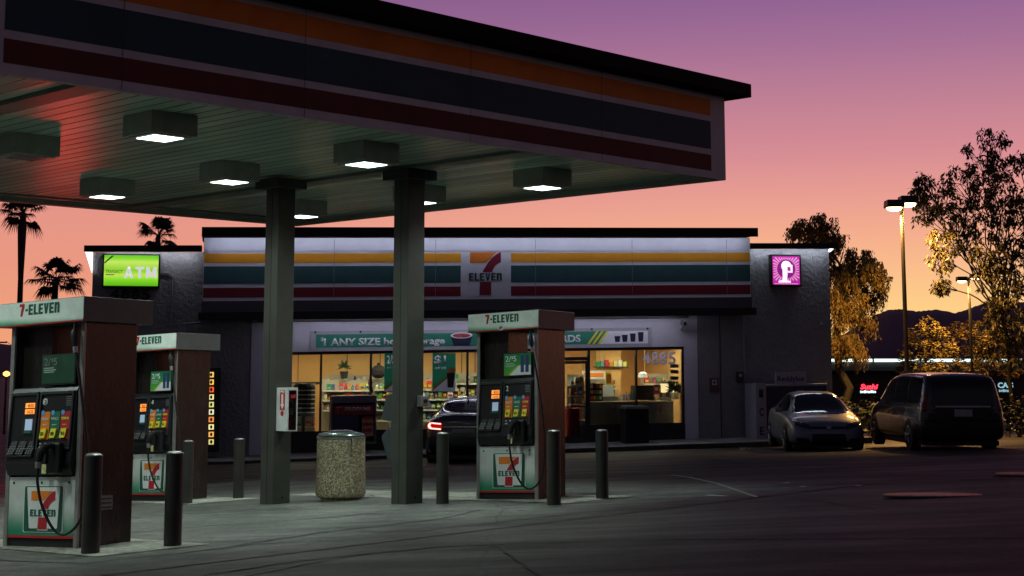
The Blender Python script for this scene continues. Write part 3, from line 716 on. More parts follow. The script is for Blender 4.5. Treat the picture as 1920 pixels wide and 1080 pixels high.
n_.links.new(q3_.outputs[0], q4_.inputs[0]); n_.links.new(q1_.outputs[0], q4_.inputs[1]); n_.links.new(q2_.outputs[0], q4_.inputs[2]); n_.links.new(q4_.outputs[0], q5_.inputs[0])
MB().box(XA+.0201, XB-.0201, YD+.002, YD+.006, zb+.0101, zt-.0351).build('window', gpane, cas)
MB().box(XA+.05, XB-.03, YD-.002, YD+.0015, zt-.14, zt-.09).build('window_label', M['red'], cas)
FXL = XA-.001
MB().box(FXL-.0015, FXL, YD+.06, YD+.17, zt-.30, zt-.03).build('label_plate', M['red'], cas)
lb = [k for k in kids(cas) if k.name.startswith('label_plate')][0]
yc = YD+.115
MB().pyz([(yc-.02,zt-.09),(yc+.02,zt-.09),(yc+.02,zt-.22),(yc+.042,zt-.22),(yc,zt-.29),(yc-.042,zt-.22),(yc-.02,zt-.22)], FXL-.003, FXL-.0017).build('arrow', M['white'], lb)
tf = text('label_word', 'FIRE', M['white'], lb, 0,0,0, .035, .085, bold=.03, depth=.001)
for v in tf.data.vertices: v.co = (FXL-.0017+v.co.y, yc+.042-v.co.x, v.co.z+zt-.075)
rd = MB().pyz([(yc+.035*math.cos(k*math.pi/8), zt-.345+.035*math.sin(k*math.pi/8)) for k in range(16)], FXL-.0015, FXL).build('round_label', M['red'], cas)
fe = thing('fire_extinguisher', ex.matrix_basis @ Vector((0,0,0)), math.pi/2-A1, 'red fire extinguisher behind the window of the white cabinet', 'fire extinguisher')
# bottle stands proud of the darker window plate so it reads through the thin pane
MB().lathe([(.05,zb+.035),(.052,zb+.05),(.052,zb+.33),(.03,zb+.38),(.018,zb+.40)], 20, (-.035,YD+.075)).build('cylinder', mat('extinguisher_red', (.42,.02,.02), .3), fe, smooth=True)
MB().box(-.065,-.005,YD+.012,YD+.0215,zb+.22,zb+.31).build('label', M['white'], fe)
MB().tube([(-.035,YD+.075,zb+.40),(-.02,YD+.07,zb+.43),(.005,YD+.06,zb+.42),(.02,YD+.05,zb+.36)], .01, 8).build('handle', mat('ext_handle', (.55,.58,.55), .4), fe, smooth=True)
# windshield service box on the left of column 2, push-button box on its right
wp = cw(ca + .145, cb + .29, 0)
ws = thing('windshield_service_box', (wp.x, wp.y, ground(wp.x, wp.y)), math.pi/2 - A1 + math.pi, 'blue-grey windshield service box with hood and wedge bucket beside the right column', 'service box')
# local -y = along -u1 (away from the column's left face); x = along u2 reversed
wm = mat('service_box_plastic', (.035,.045,.05), .5, var=.2)
WX0, WX1 = -.12, .13
MB().pyz([(-.002,1.43),(-.13,1.40),(-.22,1.12),(-.21,1.07),(-.002,1.06)], WX0, WX1).build('hood', wm, ws, bevel=.01)
MB().box(WX0+.01, WX1-.01, -.045, -.002, .921, 1.059).build('back_panel', wm, ws)
MB().pyz([(-.002,.92),(-.08,.98),(-.22,.87),(-.22,.83),(-.10,.56),(-.002,.53)], WX0, WX1).build('bucket', wm, ws, bevel=.01)
sq = thing('squeegee', (wp.x, wp.y, ws.location.z), ws.rotation_euler.z, 'squeegee handle poking out of the blue-grey windshield bucket', 'squeegee')
MB().tube([(0,-.12,.84),(0,-.26,1.10)], .011, 8).build('handle', M['post'], sq)
MB().tube([(-.09,-.125,.93),(.09,-.125,.93)], .018, 8).build('sponge', M['dark'], sq)
bp = cw(ca + .145, cb, 0)
pb = thing('shutoff_box', (bp.x, bp.y, ground(bp.x, bp.y)), math.pi/2 - A1, 'small metal box with round push button on the right column', 'switch box')
MB().box(.03, .16, -.09, -.002, 1.24, 1.38).build('box', M['alu'], pb, bevel=.006)
MB().disc(.09, 1.31, -.112, -.0905, .028).build('button', M['dark'], pb)
q = MB()
for k in range(3): q.disc(.055+k*.032, 1.275, -.096, -.0905, .008)
q.build('bolt', M['chrome'], pb)
# ================================================================ the convenience store
PHI = R(10.8); KS = .016
SO = at(1085, 832, 43.0)                                 # a point at the foot of the door
es = Vector((math.cos(PHI), math.sin(PHI), 0)); en = Vector((-math.sin(PHI), math.cos(PHI), 0))   # en points into the store
def SP(px, py, y=0.0):
    """pixel -> store-local (x, z) on the plane local y (negative is towards the viewer)"""
    d = ray(px, py); o = Vector((0,0,EZ)); q = SO + en*y
    t = (q - o).dot(en) / d.dot(en); p = o + d*t
    x = (p - SO).dot(es); return x, p.z - SO.z - KS*x
def sx(px, y=0.0): return SP(px, 700, y)[0]
def szz(px, py, y=0.0): return SP(px, py, y)[1]
def SW(x, y=0.0, z=0.0):
    q = SO + es*x + en*y; return Vector((q.x, q.y, SO.z + z + KS*x))
def sthing(name, x, y, z, label, cat, group=None): return thing(name, SW(x, y, z), PHI, label, cat, group)
stucco = mat('stucco_grey', (.26,.255,.265), .9, var=.12, vs=2.5, bump=2.2, bs=9)
bayw = mat('painted_bay_wall', (.62,.60,.68), .7, var=.06, vs=3, bump=.3, bs=20)
dk = mat('dark_fascia_metal', (.035,.033,.036), .55, var=.2, vs=3)
fwh = mat('sign_band_white', (.72,.72,.78), .45, var=.06, vs=2)
st_ = thing('convenience_store', SO, PHI, 'long low convenience store with striped mansard fascia and lit shop windows', 'store')
xl, xr = sx(167), sx(1560); xml, xmr = sx(376, -1.0), sx(1411, -1.0)
xb0, xb1 = sx(470), sx(1308)            # window bay wall
xg0 = sx(512); xg1 = sx(1281)
zcapL = szz(167, 473); zcapR = szz(1500, 467)
OVH = 1.0
zfb = szz(900, 580, -OVH); ztop = szz(900, 446, -OVH)
zgh = szz(900, 657)                      # glass head
zgb = szz(1230, 797)                     # sill
H2 = zfb + .05
# walls: flank left, pier left, bay head, bulkhead, pier right, flank right
MB().box(xl, xb0, 0, .25, -.8, zcapL).build('wall', stucco, st_)
MB().box(xb1, xr, 0, .25, -.8, zcapR).build('wall', stucco, st_)
MB().box(xb0, xb1, -.02, .23, zgh+.03, H2).build('bay_head_wall', bayw, st_)
MB().box(xg1+.04, xb1, -.02, .23, -.8, zgh+.029).build('bay_jamb', bayw, st_)
MB().box(xb0, xg0-.04, -.02, .23, -.8, zgh+.029).build('bay_jamb', bayw, st_)
MB().box(xmr-.62, xmr-.6, -.012, -.001, -.2, H2).build('wall_joint', M['dark'], st_)
MB().box(xl, xl+.25, .26, 9, -.8, zcapL).build('side_wall', stucco, st_)
MB().box(xr-.25, xr, .26, 9, -.8, zcapR).build('side_wall', stucco, st_)
MB().box(xl+.26, xr-.26, .26, 9, zcapR-.4, zcapR-.3).build('roof_deck', dk, st_)
xd0, xd1 = sx(1040), sx(1104)
blk = mat('bulkhead_dark', (.012,.012,.014), .5)
MB().box(xg0-.04, xd0-.03, .0, .2, -.8, zgb).build('bulkhead', blk, st_)
MB().box(xd1+.03, xg1+.04, .0, .2, -.8, zgb).build('bulkhead', blk, st_)
# roof caps
zc0 = szz(900, 446, -OVH); zc1 = szz(900, 428, -OVH-.15)
capL = MB().box(xml-.06, xmr+.10, -OVH-.42, 1.0, zc0+.05, zc1).box(xml-.06, xmr+.10, -OVH-.42, -OVH-.40, zc0, zc0+.0495).build('roof_cap', M['blackm'], st_)
zl0 = zcapL; zl1 = szz(260, 461, -.15)
MB().box(xl-.22, xml-.061, -.34, .6, zl0+.051, zl1).box(xl-.22, xml-.061, -.34, -.325, zl0-.005, zl0+.0505).build('roof_cap', M['blackm'], st_)
MB().box(xmr+.101, xr+.13, -.34, .6, zcapR+.051, szz(1490, 456, -.3)).box(xmr+.101, xr+.13, -.34, -.325, zcapR-.005, zcapR+.0505).build('roof_cap', M['blackm'], st_)
# mansard sign band
def zf(py, px=900): return szz(px, py, -OVH)
fz0 = zf(563, 600)
band = MB().box(xml, xmr, -OVH, -OVH+.05, fz0, zc0-.001).build('sign_band', fwh, st_)
MB().box(xml, xmr, -OVH+.051, 0.8, zf(577), zc0-.001).build('mansard_box', dk, st_)
MB().box(xml-.02, xmr+.02, -OVH-.02, -OVH+.049, zfb-.02, fz0-.001).build('lower_fascia', mat('lower_fascia', (.06,.055,.065), .5, var=.1), st_)
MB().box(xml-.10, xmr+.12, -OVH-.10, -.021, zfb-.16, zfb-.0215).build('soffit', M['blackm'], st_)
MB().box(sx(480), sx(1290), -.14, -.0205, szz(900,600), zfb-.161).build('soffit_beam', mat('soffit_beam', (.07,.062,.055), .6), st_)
MB().box(xml, xmr, -OVH-.012, -OVH-.0005, zf(471,900), zf(467.5,900)).build('band_trim', fwh, band)
xp0, xp1 = sx(863, -OVH), sx(958, -OVH)
sc_or = mat('store_stripe_orange', (.85,.36,.02), .45, var=.06, vs=2); sc_te = mat('store_stripe_teal', (.03,.10,.105), .45, var=.15, vs=2); sc_re = mat('store_stripe_red', (.20,.008,.02), .45, var=.1, vs=2)
for nm, p0, p1, m in (('stripe_orange', 474.5, 492, sc_or), ('stripe_teal', 498, 530, sc_te), ('stripe_red', 537, 555, sc_re)):
    for a, b in ((xml+.01, xp0), (xp1, xmr-.01)):
        MB().box(a, b, -OVH-.006, -OVH-.0005, zf(p1, 880), zf(p0, 880)).build(nm, m, band)
q = MB()
for px in (520, 623, 815, 1004, 1187, 1366):
    MB().box(sx(px,-OVH), sx(px,-OVH)+.012, -OVH-.0095, -OVH-.0065, zf(555), zf(449)).build('panel_joint', mat('joint_grey', (.25,.25,.28), .6), band)
emo = bpy.data.objects.new('emblem_sign', None); col.objects.link(emo); emo.parent = st_
ex0, ez0 = SP(881, 553.5, -OVH-.01); ex1, ez1 = SP(940, 473, -OVH-.01)
emblem(emo, ex0, ez0, ex1-ex0, ez1-ez0, -OVH-.01, border=False, txt=mat('store_letter_green', (.02,.07,.06), .5))
for k in tree_of(emo):
    if k.type == 'MESH' and 'curve' in k.name or 'stem' in k.name: k.data.materials[0] = mat('emblem_red_store', (.22,.01,.03), .45)
# eave light strips
strip = glow('eave_strip', (.74,.78,1.0), 16)
sm = st_
MB().box(xml+.1, xmr-.1, -OVH-.38, -OVH-.34, zc0+.03, zc0+.0495).build('eave_light', strip, sm)
MB().box(xl+.35, xml-.15, -.26, -.22, zl0+.03, zl0+.0505).build('eave_light', glow('eave_strip_left', (.85,.88,1.0), 26), sm)
MB().box(xmr+.25, xr-.05, -.26, -.22, zcapR+.03, zcapR+.0505).build('eave_light', glow('eave_strip_right', (.78,.86,1.0), 30), sm)
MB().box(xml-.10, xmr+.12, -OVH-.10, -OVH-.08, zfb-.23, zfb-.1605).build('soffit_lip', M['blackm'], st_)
MB().box(sx(540), sx(1270), -.80, -.75, zfb-.185, zfb-.1605).build('soffit_light', glow('soffit_strip', (.80,.80,1.0), 14), sm)
MB().pxz([(xl-.20,zl0-.001),(xl-.02,zl0-.001),(xl-.02,zl0-.55)], -.1, .05).build('corner_floodlight', glow('flood_panel', (.9,.95,1), 2.2), sm)
MB().pxz([(xr+.01,zcapR-.001),(xr+.12,zcapR-.001),(xr+.01,zcapR-.09)], -.1, .05).build('corner_floodlight', glow('flood_panel_r', (.9,.95,1), 2.5), sm)
# windows
glass = bpy.data.materials.new('shop_glass'); glass.use_nodes = True; n = glass.node_tree; n.nodes.clear()
tr_ = n.nodes.new('ShaderNodeBsdfTransparent'); tr_.inputs[0].default_value = (.86,.9,.88,1); gl = n.nodes.new('ShaderNodeBsdfGlossy'); gl.inputs['Roughness'].default_value = .02
fr_ = n.nodes.new('ShaderNodeFresnel'); fr_.inputs[0].default_value = 1.5; mx = n.nodes.new('ShaderNodeMixShader'); om = n.nodes.new('ShaderNodeOutputMaterial')
n.links.new(fr_.outputs[0], mx.inputs[0]); n.links.new(tr_.outputs[0], mx.inputs[1]); n.links.new(gl.outputs[0], mx.inputs[2]); n.links.new(mx.outputs[0], om.inputs[0])
mull = [512, 602, 695.6, 788, 877, 966, 1040, 1104, 1193.6, 1281]
frm = mat('window_frame', (.012,.011,.011), .4)
for a, b in zip(mull[:-1], mull[1:]):
    if a == 1040: continue
    x0, x1 = sx(a), sx(b)
    f = MB()
    f.box(x0-.03, x0+.03, .02, .12, zgb, zgh+.028).box(x1-.03, x1+.03, .0215, .1215, zgb, zgh+.027).box(x0+.03, x1-.03, .02, .12, zgh-.05, zgh+.028).box(x0+.03, x1-.03, .02, .12, zgb-.001, zgb+.05)
    f = f.build('window', frm, st_)
    MB().box(x0+.031, x1-.031, .065, .073, zgb+.051, zgh-.051).build('pane', glass, f)
x0, x1 = xd0, xd1
zdh = szz(1085, 676)
f = MB().box(x0-.03, x0+.03, .0, .13, -.1, zgh+.028).box(x1-.03, x1+.04, .0, .13, -.1, zgh+.028).box(x0+.03, x1-.03, .0, .13, zdh, zdh+.10).box(x0+.03, x1-.03, .0, .13, zgh-.05, zgh+.028).build('door_frame', frm, st_)
MB().box(x0+.031, x1-.031, .06, .068, zdh+.101, zgh-.051).build('transom_pane', glass, f)
dr = MB().box(x0+.035, x0+.09, .03, .08, .02, zdh-.01).box(x1-.09, x1-.035, .03, .08, .02, zdh-.01).box(x0+.09, x1-.09, .03, .08, zdh-.09, zdh-.01).box(x0+.09, x1-.09, .03, .08, .02, .2).box(x0+.09, x1-.09, .03, .08, 1.0, 1.04).build('door', frm, st_)
MB().box(x0+.091, x1-.091, .05, .056, .201, .999).build('pane', glass, dr)
MB().box(x0+.091, x1-.091, .05, .056, 1.041, zdh-.091).build('pane', glass, dr)
MB().tube([(x0+.12,.0,.9),(x0+.12,-.04,.93),(x0+.12,-.04,1.25),(x0+.12,.0,1.28)], .012, 6).build('door_handle', M['chrome'], dr)
# interior shell
tan = mat('shop_wall_tan', (.76,.45,.17), .8, var=.06); flo = mat('shop_floor', (.35,.31,.26), .35, var=.1); cei = mat('shop_ceiling', (.55,.50,.42), .9)
D = 5.2
ZI = 2.74
i_ = thing('shop_interior', SO, PHI, 'tan walled shop room seen through the storefront glass', 'room')
i_['kind'] = 'structure'
del i_['category'], i_['label']
MB().box(xb0+.3, xb1-.1, .26, D, -.12, -.06).build('floor', flo, i_)
MB().box(xb0+.3, xb1-.1, D+.01, D+.1, -.06, ZI+.1).build('back_wall', tan, i_)
MB().box(xb0+.2, xb0+.29, .26, D, -.06, ZI+.1).build('end_wall', tan, i_)
MB().box(xb1-.09, xb1-.0, .26, D, -.06, ZI+.1).build('end_wall', tan, i_)
MB().box(xb0+.3, xb1-.1, .26, D, ZI, ZI+.08).build('ceiling', cei, i_)
xm = sx(1180)
MB().box(sx(1158), sx(1163), 2.4, 2.5, 0, ZI-.01).build('partition', tan, i_)
MB().box(sx(1163)+.01, sx(1205), 2.4, 2.5, 0, ZI-.01).build('partition', tan, i_)
# upper orange wall band hangs over the coolers at the back
MB().box(xb0+.31, sx(1056,3.0), 3.0, 3.1, szz(700,714,3.0), ZI-.01).build('bulkhead_panel', tan, i_)
jt = mat('panel_joint_dark', (.12,.06,.02), .7)
for px in (558, 650, 712, 745, 865, 890):
    MB().box(sx(px,3.0), sx(px,3.0)+.02, 2.985, 2.999, szz(700,713,3.0), ZI-.02).build('wall_joint', jt, i_)
MB().box(xb0+.31, sx(1056,3.0), 2.98, 3.099, szz(700,719,3.0), szz(700,714,3.0)-.001).build('panel_edge', M['dark'], i_)
# tube lights: real fittings on the shop ceiling
tube_m = glow('shop_tube', (1,.88,.60), 30)
tspots = [(sx(570),1.3),(sx(660),1.3),(sx(750),1.3),(sx(850),1.3),(sx(950),1.3),(sx(1050),1.4),(sx(1135),1.2),(sx(1150),3.4),(sx(1240),1.6),(sx(600),3.9),(sx(800),3.9),(sx(1000),3.9)]
for k, (x, y) in enumerate(tspots):
    t = sthing('tube_light', x, y, ZI, 'fluorescent ceiling fitting inside the shop, row near the glass' if y < 2 else 'fluorescent ceiling fitting deep inside the shop', 'ceiling light', 'fluorescent fittings on the shop ceiling')
    MB().box(-.6, .6, -.12, .12, -.06, -.005).build('housing', M['white'], t)
    MB().box(-.58, .58, -.10, .10, -.085, -.061).build('tube', tube_m, t)
# ---- shelves with goods
rnd = random.Random(3)
pal = [(.65,.05,.04),(.75,.5,.05),(.05,.3,.08),(.7,.68,.6),(.05,.12,.4),(.8,.3,.04),(.35,.05,.2),(.15,.4,.45),(.55,.6,.1),(.3,.15,.06),(.75,.7,.3),(.02,.02,.03)]
gm = [mat('goods_print', c, .4, var=.4, vs=30) for c in pal]
shm = mat('shelf_metal', (.45,.42,.36), .5)
def gondola(x0, x1, y, zs, label, hmin=.14, hmax=.24, step=.15, depth=.35, back=True, bag=False):
    t = sthing('gondola_shelf', x0, y, 0, label, 'shelf', 'goods shelves inside the shop')
    Lx = x1-x0
    fr = MB().box(0, Lx, depth, depth+.03, -.05, zs[-1]+.30).build('back_panel', shm, t)
    for z in zs: MB().box(0, Lx, 0, depth-.001, z-.025, z).build('shelf', shm, t)
    for z in zs:
        MB().box(0, Lx, -.012, -.001, z-.035, z+.01).build('price_strip', mat('price_strip', (.7,.7,.6), .5), t)
        x = .02
        while x < Lx-.12:
            wd = rnd.uniform(.6, 1.2)*step; hh = rnd.uniform(hmin, hmax)
            wd = min(wd, Lx-x-.01)
            if rnd.random() > .06:
                p = thing('goods_packet', SW(x0+x+wd/2, y+.02, z+.001), PHI, 'packaged goods standing on a shop shelf', 'packet', 'packets on the shop shelves')
                k = rnd.randrange(len(gm)); hw = wd/2-.006
                o = MB()
                if rnd.random() < .5: o.box(-hw, hw, 0, .12, 0, hh)
                else: o.lathe([(hw*.8,0),(hw*.85,hh*.6),(hw*.35,hh*.8),(hw*.35,hh)], 8, (0,.06))
                o.build('packet_body', gm[k], p)
                MB().box(-hw*.7, hw*.7, -.006 if True else 0, -.001, hh*.2, hh*.5).build('packet_label', gm[(k+3+rnd.randrange(6)) % len(gm)], p)
            x += wd
    return t
gondola(sx(545), sx(598), 1.0, [.62,.92,1.22,1.5], 'goods shelf behind the leftmost visible shop window', .12, .2, .14)
gondola(sx(606,2.0), sx(693,2.0), 2.0, [1.02,1.3,1.58], 'goods shelf behind the window above the propane cage', .14,.22,.13)
gondola(sx(702,2.0), sx(860,2.0), 2.0, [.7,1.0,1.3,1.58], 'goods shelf behind the poster windows beside the right column', .14,.22,.15)
gondola(sx(1068,.9), sx(1101,.9), .9, [.85,1.08,1.32,1.62], 'crowded display rack just inside the glass door', .14,.26,.13)
gondola(sx(1109,2.0), sx(1157,2.0), 2.0, [.95,1.22,1.5], 'goods shelf behind the sales counter left of the register', .12,.22,.12)
gondola(sx(1208,2.3), sx(1274,2.3), 2.3, [.95,1.25,1.6], 'goods shelf behind the counter in the rightmost window', .14,.26,.14)
gondola(sx(608,3.0), sx(780,3.0), 2.55, [1.35,1.72], 'tall rear goods shelf behind the windows left of the right column', .14,.26,.12)
gondola(sx(795,3.0), sx(1035,3.0), 2.55, [1.0,1.35,1.72], 'tall rear goods shelf behind the windows right of the right column', .14,.26,.14)
# dark display spinner behind the left window
t = sthing('display_spinner', sx(573), .6, 0, 'dark display spinner rack behind the left shop window', 'display rack', None)
MB().lathe([(.05,0),(.05,.9),(.28,.91),(.30,1.0),(.30,1.72),(.24,1.80),(.05,1.81)], 14, (0,0)).build('rack', M['blackm'], t)
q = MB()
for k in range(6): q.lathe([(.315,1.0+k*.12),(.315,1.03+k*.12)], 14, (0,0))
q.build('rack_rings', M['alu'], t)
# green plush / wreath shaped display, plant
t = sthing('potted_plant', sx(647,1.9), 2.25, 1.90, 'small bushy potted plant on top of the shop shelf', 'plant')
MB().lathe([(.09,0),(.12,.2),(.13,.21)], 12).build('pot', M['dark'], t)
q = MB()
for k in range(120):
    a = rnd.uniform(0,6.28); e_ = rnd.uniform(-.3,1.4); l = rnd.uniform(.12,.28)
    d_ = Vector((math.cos(a)*math.cos(e_), math.sin(a)*math.cos(e_), math.sin(e_))); c_ = Vector((0,0,.33)); s_ = d_.orthogonal().normalized()*.02
    q.add([c_, c_+d_*l*.5+s_, c_+d_*l, c_+d_*l*.5-s_], [(0,1,2,3)])
q.build('leaves', mat('plant_leaf', (.05,.10,.04), .6), t)
t = sthing('ceramic_pot_display', sx(711,1.9), 2.1, 1.90, 'round dark lidded urn on the shop shelf behind the middle window', 'urn')
MB().lathe([(.10,0),(.22,.10),(.24,.22),(.14,.34),(.05,.38),(.04,.44)], 16).build('vessel', M['blackm'], t, smooth=True)
# lit menu column
# counter with stainless front
cx0, cx1 = sx(1106), sx(1276)
ct = sthing('sales_counter', cx0, .75, 0, 'steel fronted sales counter behind the right shop windows', 'counter')
Lc = cx1-cx0
zt_ = szz(1190, 751, .75)
stc = mat('counter_steel', (.30,.29,.25), .4, .5, var=.1)
MB().box(0, Lc, 0, .7, 0, zt_-.04).build('front', stc, ct)
MB().box(-.02, Lc, -.03, .72, zt_-.039, zt_).build('top', shm, ct)
for a,b in ((.03, Lc*.19), (Lc*.30, Lc*.64), (Lc*.76, Lc-.03)):
    for zz in (zt_-.10, zt_-.36):
        MB().box(a, b, -.008, -.001, zz, zz+.015).build('trim_line', M['post'], ct)
for px in (1151, 1237):
    x = sx(px,.75)-cx0
    b = MB().box(x-.10, x+.10, -.01, -.001, zt_-.35, zt_-.08).build('emblem_plate', M['post'], ct)
    eo = bpy.data.objects.new('counter_emblem', None); col.objects.link(eo); eo.parent = ct
    emblem(eo, x-.07, zt_-.33, .14, .22, -.0105, border=False, yo=.001)
def item(name, px, dx, dy, z, label, cat, build):
    t = sthing(name, sx(px,.9), .9+dy, zt_+z, label, cat); build(t); return t
def reg(t):
    MB().box(-.25,.25,0,.4,.001,.12).build('base', M['post'], t, bevel=.01); MB().hexa([(-.2,.1,.13),(.15,.1,.13),(.15,.3,.13),(-.2,.3,.13),(-.2,.2,.45),(.15,.2,.45),(.15,.3,.45),(-.2,.3,.45)]).build('screen_back', M['white'], t)
item('cash_register', 1145, 0, .1, 0, 'grey cash register on the sales counter', 'register', reg)
def cups(t):
    for k in range(3):
        MB().lathe([(.035,.001+0),(.05,.16+.02*k)], 12, (-.12+.12*k,0)).build('cup', M['white'] if k != 1 else M['blue'], t)
item('cup_stack', 1172, 0, .12, 0, 'small stacks of white and blue cups on the counter', 'cups', cups)
def bottles(t):
    for k in range(4): MB().lathe([(.03,.001),(.03,.15),(.012,.2),(.012,.25)], 10, (-.15+.1*k,0)).build('bottle', gm[(k*2)%12], t)
item('bottle_row', 1187, 0, .2, 0, 'row of small bottles on the counter left of the mullion', 'bottles', bottles)
def mach(t): MB().box(-.3,.3,0,.4,.001,.42).build('case', M['blackm'], t, bevel=.02); MB().box(-.26,.26,-.01,-.001,.28,.36).build('control_panel', M['dark'], t)
item('coffee_machine', 1210, 0, .15, 0, 'black countertop machine behind the right window', 'machine', mach)
def rack(t):
    MB().box(-.2,.2,0,.25,.001,.5).build('case', M['blackm'], t)
    for k in range(3):
        for j in range(4): MB().box(-.17+.09*j,-.10+.09*j,-.012,-.001,.05+k*.16,.15+k*.16).build('card_pack', gm[(k*5+j)%12], t)
item('counter_rack', 1118, 0, .05, 0, 'small dark display rack on the counter near the door', 'rack', rack)
def box_y(t): MB().box(-.09,.09,0,.06,.001,.42).build('board', M['yellow'], t); MB().box(-.07,.07,-.004,-.001,.1,.35).build('board_print', M['orange'], t)
item('yellow_sign_card', 1147, 0, .35, .4, 'upright yellow card above the cash register', 'card', box_y)
def lamp_(t): MB().lathe([(.14,.3),(.12,.42),(.05,.46)], 16).build('shade', mat('shade_white', (.8,.8,.7), .6, emit=(1,.95,.8), es=.5), t); MB().tube([(0,0,.001),(0,0,.3)], .02, 6).build('stand', M['alu'], t)
item('white_dispenser', 1214, 0, .5, .35, 'white topped dispenser behind the black countertop machine', 'dispenser', lamp_)
def plantb(t):
    q = MB()
    for k in range(160):
        a = rnd.uniform(0,6.28); e_ = rnd.uniform(-.6,1.3); l = rnd.uniform(.15,.34)
        d_ = Vector((math.cos(a)*math.cos(e_), math.sin(a)*math.cos(e_)*.5, math.sin(e_))); c_ = Vector((0,.1,.3)); s_ = d_.orthogonal().normalized()*.03
        q.add([c_, c_+d_*l*.5+s_, c_+d_*l, c_+d_*l*.5-s_], [(0,1,2,3)])
    q.build('leaves', mat('dark_leaf', (.02,.04,.02), .6), t); MB().lathe([(.1,.001),(.14,.2)], 12, (0,.1)).build('pot', M['white'], t)
item('flower_bucket', 1268, 0, .1, 0, 'dark bunch of leaves in a white pot at the right end of the counter', 'plant', plantb)
def warmer(t):
    MB().box(-.3,.3,0,.35,.001,.06).box(-.3,.3,0,.35,.46,.52).box(-.3,-.27,0,.35,.061,.459).box(.27,.3,0,.35,.061,.459).build('case', M['alu'], t)
    MB().box(-.26,.26,.30,.34,.061,.459).build('lit_back', glow('warmer_glow', (1,.75,.35), 1.3), t)
    for k in range(5): MB().box(-.24+.1*k,-.16+.1*k,.1,.2,.062,.2).build('snack', gm[(k*3)%12], t)
item('food_warmer', 1258, 0, .25, 0, 'small lit glass food warmer on the counter by the right window edge', 'warmer', warmer)
def hangs(t):
    MB().box(-.35,.35,0,.03,.62,.86).build('board', M['white'], t); MB().box(-.30,.30,-.004,-.001,.68,.80).build('board_print', M['orange'], t)
    MB().box(-.33,-.32,.01,.02,.861,1.3).box(.32,.33,.01,.02,.861,1.3).build('hanger', M['dark'], t)
item('hanging_board', 1132, 0, 1.2, 0, 'white and orange board hanging over the sales counter', 'sign', hangs)
def shelfu(t):
    MB().box(-.5,.5,0,.3,.95,.98).build('shelf', M['blackm'], t)
    for k in range(7): MB().box(-.47+.135*k,-.36+.135*k,.02,.2,.981,1.12+.03*(k%3)).build('bag', gm[(k*5+2)%12], t)
item('wall_shelf', 1170, 0, 1.38, 0, 'high dark shelf of small bags behind the register', 'shelf', shelfu)
def redb(t): MB().box(-.1,.1,0,.1,.001,.28).build('carton', M['red'], t); MB().box(-.08,.08,-.004,-.001,.12,.2).build('carton_label', M['white'], t)
item('red_carton', 1238, 0, .3, .15, 'red carton standing behind the counter', 'carton', redb)
# notices on the back partition, red cooler by the door, bin with liner
for k, (px, py) in enumerate(((1264,686),(1264,697),(1264,709))):
    x, z = SP(px, py, .12); t = sthing('paper_notice', x, .10, z, ['topmost','middle','lowest'][k]+' of three paper notices taped inside the right pane', 'notice', 'notices taped to the shop glass')
    MB().box(-.12,.12,-.01,-.005,-.05,.05).build('sheet', M['white'], t); MB().box(-.09,.09,-.013,-.011,-.02,.02).build('print', mat('notice_print', (.3,.3,.28), .6), t)
x = sx(1072,.4); t = sthing('red_cooler', x, .35, 0, 'round red drinks cooler just inside the glass door', 'cooler')
MB().lathe([(.20,.0),(.24,.05),(.26,.9),(.25,.98),(.1,1.0)], 20).build('tub', mat('cooler_red', (.35,.015,.02), .35), t, smooth=True)
MB().lathe([(.262,.6),(.266,.62),(.262,.64)], 20).build('rib', M['red'], t)
x = sx(1094,.3); t = sthing('waste_bin', x, .32, 0, 'pale waste bin with a white liner behind the door glass', 'bin')
MB().hexa([(-.13,-.1,0),(.13,-.1,0),(.13,.15,0),(-.13,.15,0),(-.17,-.13,.62),(.17,-.13,.62),(.17,.17,.62),(-.17,.17,.62)]).build('body', mat('bin_beige', (.5,.47,.32), .5), t)
MB().hexa([(-.175,-.135,.50),(.175,-.135,.50),(.175,.175,.50),(-.175,.175,.50),(-.18,-.14,.64),(.18,-.14,.64),(.18,.18,.64),(-.18,.18,.64)]).build('liner', M['white'], t)
shear(st_, KS); shear(i_, KS)

# ---------------------------------------------------------------- signs and fittings on the front
# banner
bx0, bz0 = SP(581, 660, -.1); bx1, bz1 = SP(1222, 614, -.1)
zb0 = szz(900, 657, -.1)+.10; zb1 = szz(900, 620, -.1)
zb0 = szz(1000, 653.5, -.1); zb1 = szz(1000, 616.5, -.1)
bn = sthing('window_banner', bx0, -.1, 0, 'long green banner with white lettering and cups above the shop windows', 'banner')
Lb = bx1-bx0
MB().box(0, Lb, 0, .05, zb0, zb1).build('frame', mat('banner_frame', (.42,.41,.46), .5, var=.1), bn)
zi0, zi1 = zb0+.10, zb1-.09
MB().box(.16, Lb-.12, -.006, -.0005, zi0, zi1).build('sheet', mat('banner_green', (.03,.25,.16), .5, var=.12, vs=1.5), bn)
def bxp(px): return sx(px, -.1)-bx0
hB = zi1-zi0
tw = M['purplewhite']
MB().pxz([(bxp(1122),zi0),(Lb-.121,zi0),(Lb-.121,zi1),(bxp(1142),zi1)], -.010, -.0065).build('white_field', tw, bn)
text('banner_dollar', '$', tw, bn, bxp(600), -.0065, zi0+hB*.52, hB*.26, bxp(606)-bxp(600), bold=.03)
text('banner_words', '1 ANY SIZE hot beverage', tw, bn, bxp(606), -.0065, zi0+hB*.16, hB*.55, bxp(834)-bxp(606), bold=.035)
text('banner_words', 'with 7REWARDS', tw, bn, bxp(938), -.0065, zi0+hB*.2, hB*.55, bxp(1089)-bxp(938), bold=.035)
